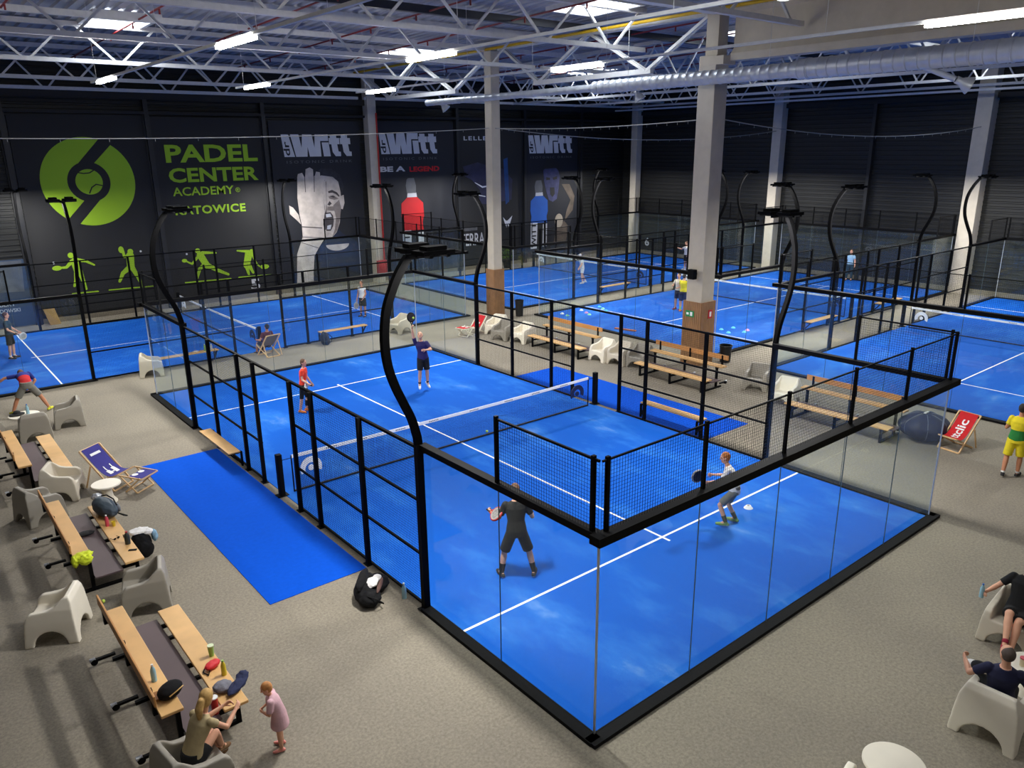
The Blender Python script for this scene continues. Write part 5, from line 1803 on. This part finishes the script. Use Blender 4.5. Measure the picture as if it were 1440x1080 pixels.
t, J, R = person('man in black with dark red shoes sitting at the right frame edge', 1.66, -12.76, 180, 1.8,
    dict(sp=(-.3, 0, 1), head=(.9, .2, 0), LA=((.2, .75, -.7), (.85, .1, -.15)), RA=((.35, -.6, -.75), (.8, -.2, -.1)), LL=((1, .1, .12), (.5, .05, -1)), RL=((.95, .2, .32), (.75, .25, -.8)), RF=(.9, .2, -.45), curlR=.9, curlL=.8),
    dict(shirt=(kblack, .7), shorts=(kblack, .75), shoes=shred), hair=dark, skin='fair', vox=.0075, pelvis_z=.52)
MANB = J
# ================================================================== small things
petm = mat('pet_clear_blue', rgb(150, 190, 205), .25, 0, .05, 6)
petcap = mat('cap_blue', rgb(30, 90, 170), .5)


def bottle(label, x, y, z, body, cap, h=.24, r=.034, lab=None, rot=None):
    t = thing('drink_bottle', label, 'bottle', (x, y, z), 0, None, rot)
    MB().lathe([(0, 0), (r, .0), (r, h * .62), (r * .8, h * .75), (r * .38, h * .88), (r * .38, h * .92), (0, h * .92)], n=18).build('body', body, t, True)
    MB().lathe([(0, h * .91), (r * .45, h * .91), (r * .45, h), (0, h)], n=14).build('cap', cap, t, True)
    if lab:
        MB().lathe([(r * 1.02, h * .22), (r * 1.03, h * .22), (r * 1.03, h * .5), (r * 1.02, h * .5)], n=18).build('wrapper', lab, t, True)
    return t


pinkb = mat('bottle_pink', rgb(214, 80, 96), .4)
yelb = mat('bottle_yellow', rgb(214, 190, 50), .4)
greenb = mat('cup_green', rgb(150, 190, 90), .4)
darkb = mat('bottle_dark', rgb(40, 46, 44), .4)
whiteb = mat('cap_white', rgb(225, 225, 225), .5)
Z1, Z2 = .45, .76
bottle('pale plastic bottle on the carpet beside the black bag at the court corner', -5.16, -5.45, 0, petm, whiteb, .3, .042)
bottle('clear bottle standing on the high seat of the nearest two-step bench', -9.42, -6.05, Z2, petm, whiteb, .26, .036)
bottle('pink bottle on the low seat of the bench with the sports bag', -8.68, .0, Z1, pinkb, whiteb, .24, .036)
bottle('dark drinking bottle on the low seat near the black backpack', -8.56, -1.05, Z1, darkb, red, .26, .05)
bottle('yellow bottle with green cap at the end of the nearest low seat', -8.53, -6.1, Z1, yelb, greenb, .24, .036)
bottle('light blue bottle on the round table with the black hat', -8.72, 9.05, .45, petm, petcap, .3, .042)
bottle('clear bottle held by the man in black at the right edge', MANB['Rhand'].x - .03, MANB['Rhand'].y + .02, MANB['Rhand'].z - .08, petm, petcap, .24, .034)
bottle('green bottle on the plank bench of the far left court', -2.4, 12.98, .476, greenb, whiteb, .26, .036)
bottle('white bottle on the plank bench of the far left court', -2.15, 13.02, .476, whiteb, petcap, .26, .036)


def cup(label, x, y, z, m, h, r0, r1, lid=None, kind='cup'):
    t = thing('drink_' + kind, label, kind, (x, y, z))
    MB().lathe([(0, 0), (r0, 0), (r1, h), (r1 * .92, h), (r0 * .9, .01), (0, .01)], n=20).build('body', m, t, True)
    if lid:
        MB().lathe([(0, h - .004), (r1 * 1.03, h - .004), (r1 * 1.03, h + .012), (0, h + .012)], n=20).build('lid', lid, t, True)
    return t


cup('green drink cup on the nearest low seat', -8.52, -5.55, Z1, greenb, .17, .034, .045, mat('lid_pale', rgb(206, 220, 180), .5))
cup('red drinks tumbler with white lid standing on the foot board by the blonde woman', -8.86, -6.66, .325, red, .25, .042, .05, whiteb)
cup('small yellow cup on the low seat beside the pink bottle', -8.58, -.08, Z1, yelb, .1, .03, .04)
cup('pink and cream cup on the round table between the two seated men', .3, -13.28, .45, mat('cup_cream', rgb(222, 206, 170), .5), .12, .036, .045, pinkb)


def lump(parts, name, m, parent, vox=.012, seed=1, amp=.12, sm=2):
    mb = MB()
    for c, r_, R_ in parts:
        mb.ell(c, r_, R_, 28, 18, 0, lambda q: 1 + amp * vnoise(q, 2.6, seed) + amp * .5 * vnoise(q, 6, seed + 4))
    return link(name, solid(mb, vox, sm, name), m, parent, 'all')


def strap(pts, parent, r=.012, m=blackmatt, name='strap'):
    return MB().tube(pts, r, 6).build(name, m, parent, True)


# open black bag at the court corner
t = thing('racket_bag', 'open black racket bag with white clothes by the near left court post', 'bag', (-5.55, -5.0, 0), rad(50))
lump([((0, .1, .15), (.42, .2, .16), None), ((-.3, -.02, .13), (.22, .2, .13), None), ((.2, -.05, .12), (.28, .22, .12), None)], 'bag_body', blackmatt, t, .014, 2)
lump([((.02, .16, .3), (.36, .09, .1), None)], 'open_flap', blackmatt, t, .014, 5)
lump([((-.02, -.02, .27), (.16, .11, .06), None), ((.17, -.07, .25), (.1, .08, .05), None)], 'white_clothes', kwhite, t, .012, 7, .25)
lump([((-.06, -.16, .24), (.26, .04, .04), None)], 'brown_lining', mat('lining_brown', rgb(84, 58, 50), .8), t, .012, 8)
strap([(-.3, -.16, .05), (-.42, -.28, .1), (-.5, -.2, .22), (-.42, 0, .24)], t)
# black backpack with clothes at the second bench
t = thing('backpack', 'black backpack with white and blue clothes on top standing right of the bench', 'bag', (-8.28, -.78, 0), rad(10))
lump([((0, 0, .24), (.2, .17, .27), None), ((.02, -.14, .16), (.16, .1, .17), None)], 'bag_body', blackmatt, t, .013, 3)
lump([((.0, .05, .5), (.19, .13, .05), None), ((.14, -.02, .46), (.1, .1, .07), None)], 'white_clothes', kwhite, t, .012, 9, .3)
lump([((.24, -.08, .36), (.06, .08, .12), None)], 'light_blue_clothes', klight, t, .012, 11, .25)
strap([(-.17, .1, .45), (-.26, .12, .5), (-.28, .05, .3), (-.2, 0, .1)], t)
# sports bag on the low seat
t = thing('sports_bag', 'slate grey sports bag lying on the low seat beside the pink bottle', 'bag', (-8.58, .55, Z1), rad(100))
slate = mat('bag_slate', rgb(58, 72, 84), .6, 0, .12, 8)
lump([((0, 0, .18), (.44, .19, .185), None)], 'bag_body', slate, t, .013, 4, .08)
lump([((.36, 0, .3), (.1, .1, .07), None)], 'silver_bundle', mat('silver_cloth', rgb(170, 172, 176), .4, .3), t, .012, 6, .3)
strap([(-.36, -.1, .3), (-.18, -.12, .375), (.12, -.11, .375), (.34, -.08, .3)], t, .014)
strap([(-.3, -.1, .12), (-.42, -.18, .06), (-.4, -.25, .02), (-.2, -.2, .02)], t, .014)
lump([((-.18, -.165, .17), (.13, .05, .1), None)], 'side_pocket', mat('pocket_grey', rgb(120, 122, 126), .7), t, .011, 2, .1)
# yellow cloth on the end of the high seat
o = lump([((0, 0, .04), (.17, .13, .05), None), ((.02, -.12, .0), (.12, .07, .09), None), ((-.14, -.05, -.02), (.06, .1, .1), None)], 'sports_shirt', mat('neon_yellow', rgb(206, 220, 40), .8, 0, .12, 12), None, .011, 3, .35)
tag(o, 'neon yellow shirt draped over the near end of the high seat', 'shirt', None, (-9.42, -1.72, Z2))
# black bag and phone pieces on the benches
t = thing('waist_bag', 'rounded black bag on the near end of the nearest high seat', 'bag', (-9.34, -6.5, Z2), rad(30))
lump([((0, 0, .09), (.18, .13, .1), None)], 'bag_body', blackmatt, t, .012, 5, .06)
MB().tube([(-.12, -.11, .1), (0, -.135, .12), (.12, -.11, .1)], .008, 6).build('zip', mat('zip_gold', rgb(190, 150, 90), .4, .5), t, True)
o = MB().bx(-.05, .05, -.09, .09, 0, .03).build('wooden_box', mat('box_wood', rgb(150, 100, 50), .6))
tag(o, 'small brown box leaning at the back board of the nearest high seat', 'box', None, (-9.51, -6.42, Z2), 0)
t = thing('shoulder_pouch', 'red pouch with black strap on the nearest low seat', 'bag', (-8.6, -5.83, Z1), rad(25))
lump([((0, 0, .05), (.13, .08, .05), None)], 'pouch', mat('pouch_red', rgb(206, 34, 44), .6), t, .011, 3, .15)
strap([(-.1, -.05, .03), (-.17, -.1, .015), (-.16, .02, .015), (-.1, .05, .03)], t, .01)
o = lump([((0, 0, .06), (.13, .12, .07), None)], 'knitted_cap', mat('knit_grey', rgb(120, 120, 130), .9, 0, .2, 14, .3), None, .011, 6, .15)
tag(o, 'grey crumpled cap at the near end of the nearest low seat', 'cap', None, (-8.66, -6.42, Z1))
o = lump([((0, 0, .05), (.22, .09, .05), None), ((.16, .02, .07), (.1, .08, .06), None)], 'denim_jacket', mat('denim_dark', rgb(30, 38, 74), .85, 0, .15, 12), None, .011, 8, .25)
tag(o, 'dark blue jacket hanging over the near end of the nearest low seat', 'jacket', None, (-8.48, -6.5, Z1), rad(40))
t = thing('sunglasses', 'black sunglasses lying on the low seat beside the dark drinking bottle', 'sunglasses', (-8.68, -.72, Z1), rad(20))
mb = MB()
for s_ in (-1, 1):
    mb.ell((s_ * .035, 0, .02), (.03, .008, .02), None, 14, 8)
mb.build('lenses', black, t, True)
MB().bar((-.065, 0, .025), (-.065, .11, .012), .006, .008).bar((.065, 0, .025), (.065, .11, .012), .006, .008).bar((-.01, 0, .027), (.01, 0, .027), .006, .006).build('frame', black, t)
o = MB().bx(-.035, .035, -.075, .075, 0, .01).build('phone', black, None, bevel=.004)
tag(o, 'black phone lying at the near end of the bench with the sports bag', 'phone', None, (-8.56, -1.38, Z1), rad(60))
o = lump([((0, 0, .03), (.16, .11, .035), None)], 'dark_cloth', kblack, None, .012, 4, .2)
tag(o, 'black cloth lying on the foot board of the bench with the sports bag', 'cloth', None, (-9.06, .15, .326))
o = lump([((0, 0, .035), (.2, .16, .03), None), ((0, 0, .07), (.1, .1, .07), None)], 'hat', kblack, None, .011, 2, .08)
tag(o, 'black hat lying on the round table at the left', 'hat', None, (-8.98, 9.15, .45))
o = lump([((0, 0, .03), (.12, .06, .03), None)], 'towel', kwhite, None, .012, 4, .2)
tag(o, 'white cloth on the plank bench of the far left court', 'cloth', None, (-2.75, 12.98, .476))
# dark backpack by the far left court
t = thing('backpack', 'dark backpack on the carpet under the plank bench of the far left court', 'bag', (2.25, 12.62, 0), rad(-60))
lump([((0, 0, .26), (.2, .15, .28), None), ((.1, 0, .16), (.14, .14, .16), None)], 'bag_body', mat('bag_navy', rgb(30, 34, 48), .8), t, .014, 3)
strap([(.05, -.15, .45), (.22, -.2, .3), (.2, -.18, .1), (.05, -.14, .06)], t, .015)
strap([(.05, .15, .45), (.22, .2, .3), (.2, .18, .1), (.05, .14, .06)], t, .015)
# racket on the navy man's armrest side
t = thing('peaked_hat', 'dark cap with white edge held on the knee of the man in navy', 'cap', (-.62, -13.02, .68), rad(60))
lump([((0, 0, .05), (.11, .1, .07), None)], 'crown', kblack, t, .011, 2, .03)
lump([((.13, 0, .02), (.09, .09, .012), None)], 'peak', kwhite, t, .009, 3, .02)
# ================================================================== lights
def area(nm, loc, sx, sy, power, rz=0.0, col=(1, 1, 1), rot=None):
    l = bpy.data.lights.new(nm, 'AREA')
    l.shape = 'RECTANGLE'
    l.size = sx
    l.size_y = sy
    l.energy = power
    l.color = col
    o = bpy.data.objects.new(nm, l)
    COL.objects.link(o)
    o.location = loc
    o.rotation_euler = rot or (0, 0, rz)
    return o


for p, a, k in FLOODS:
    area('flood_light', (p.x, p.y, 6.03), .3, .8, FLOOD_W[k], a, (1.0, .985, .95))
for x, lab in LEDX:
    for y in (10.4, .1, -9.9, -18):
        pass
for y in (-18, -9, 2, 12):
    MB().bx(-10.56, -10.44, y - .95, y + .95, 9.58, 9.65).build('led_tube', ledm, tag(MB().bx(-10.53, -10.47, y - 3, y + 3, 9.65, 9.7).build('light_rail', steel), 'white lighting rail over the left walkway, %s of the frame' % ('far behind', 'behind', 'above', 'far above')[[-18, -9, 2, 12].index(y)], 'light'))
for i, (x0, x1, y0, y1) in enumerate(SKY):
    area('sky_light', ((x0 + x1) / 2, (y0 + y1) / 2, roof_z((y0 + y1) / 2) - .2), x1 - x0, y1 - y0, 120, 0, (.85, .92, 1))
w = bpy.data.worlds.new('World')
S.world = w
w.use_nodes = True
w.node_tree.nodes['Background'].inputs[0].default_value = (.5, .55, .7, 1)
w.node_tree.nodes['Background'].inputs[1].default_value = .3

cam = bpy.data.cameras.new('Camera')
co = bpy.data.objects.new('Camera', cam)
COL.objects.link(co)
co.location = (-11.2290, -15.9926, 7.5887)
co.rotation_euler = (rad(73.061542), rad(.6146382), rad(-39.31154762))
cam.sensor_width = 36
cam.lens = 36 * 1089.6449 / 1440
cam.clip_end = 200
S.camera = co
S.view_settings.view_transform = 'Standard'
S.view_settings.look = 'None'
S.view_settings.gamma = 1
S.view_settings.exposure = EXPO
S.cycles.transparent_max_bounces = 40
S.cycles.max_bounces = 8
S.cycles.diffuse_bounces = 4
S.cycles.glossy_bounces = 3
S.cycles.caustics_reflective = False
S.cycles.caustics_refractive = False
S.cycles.sample_clamp_indirect = 4
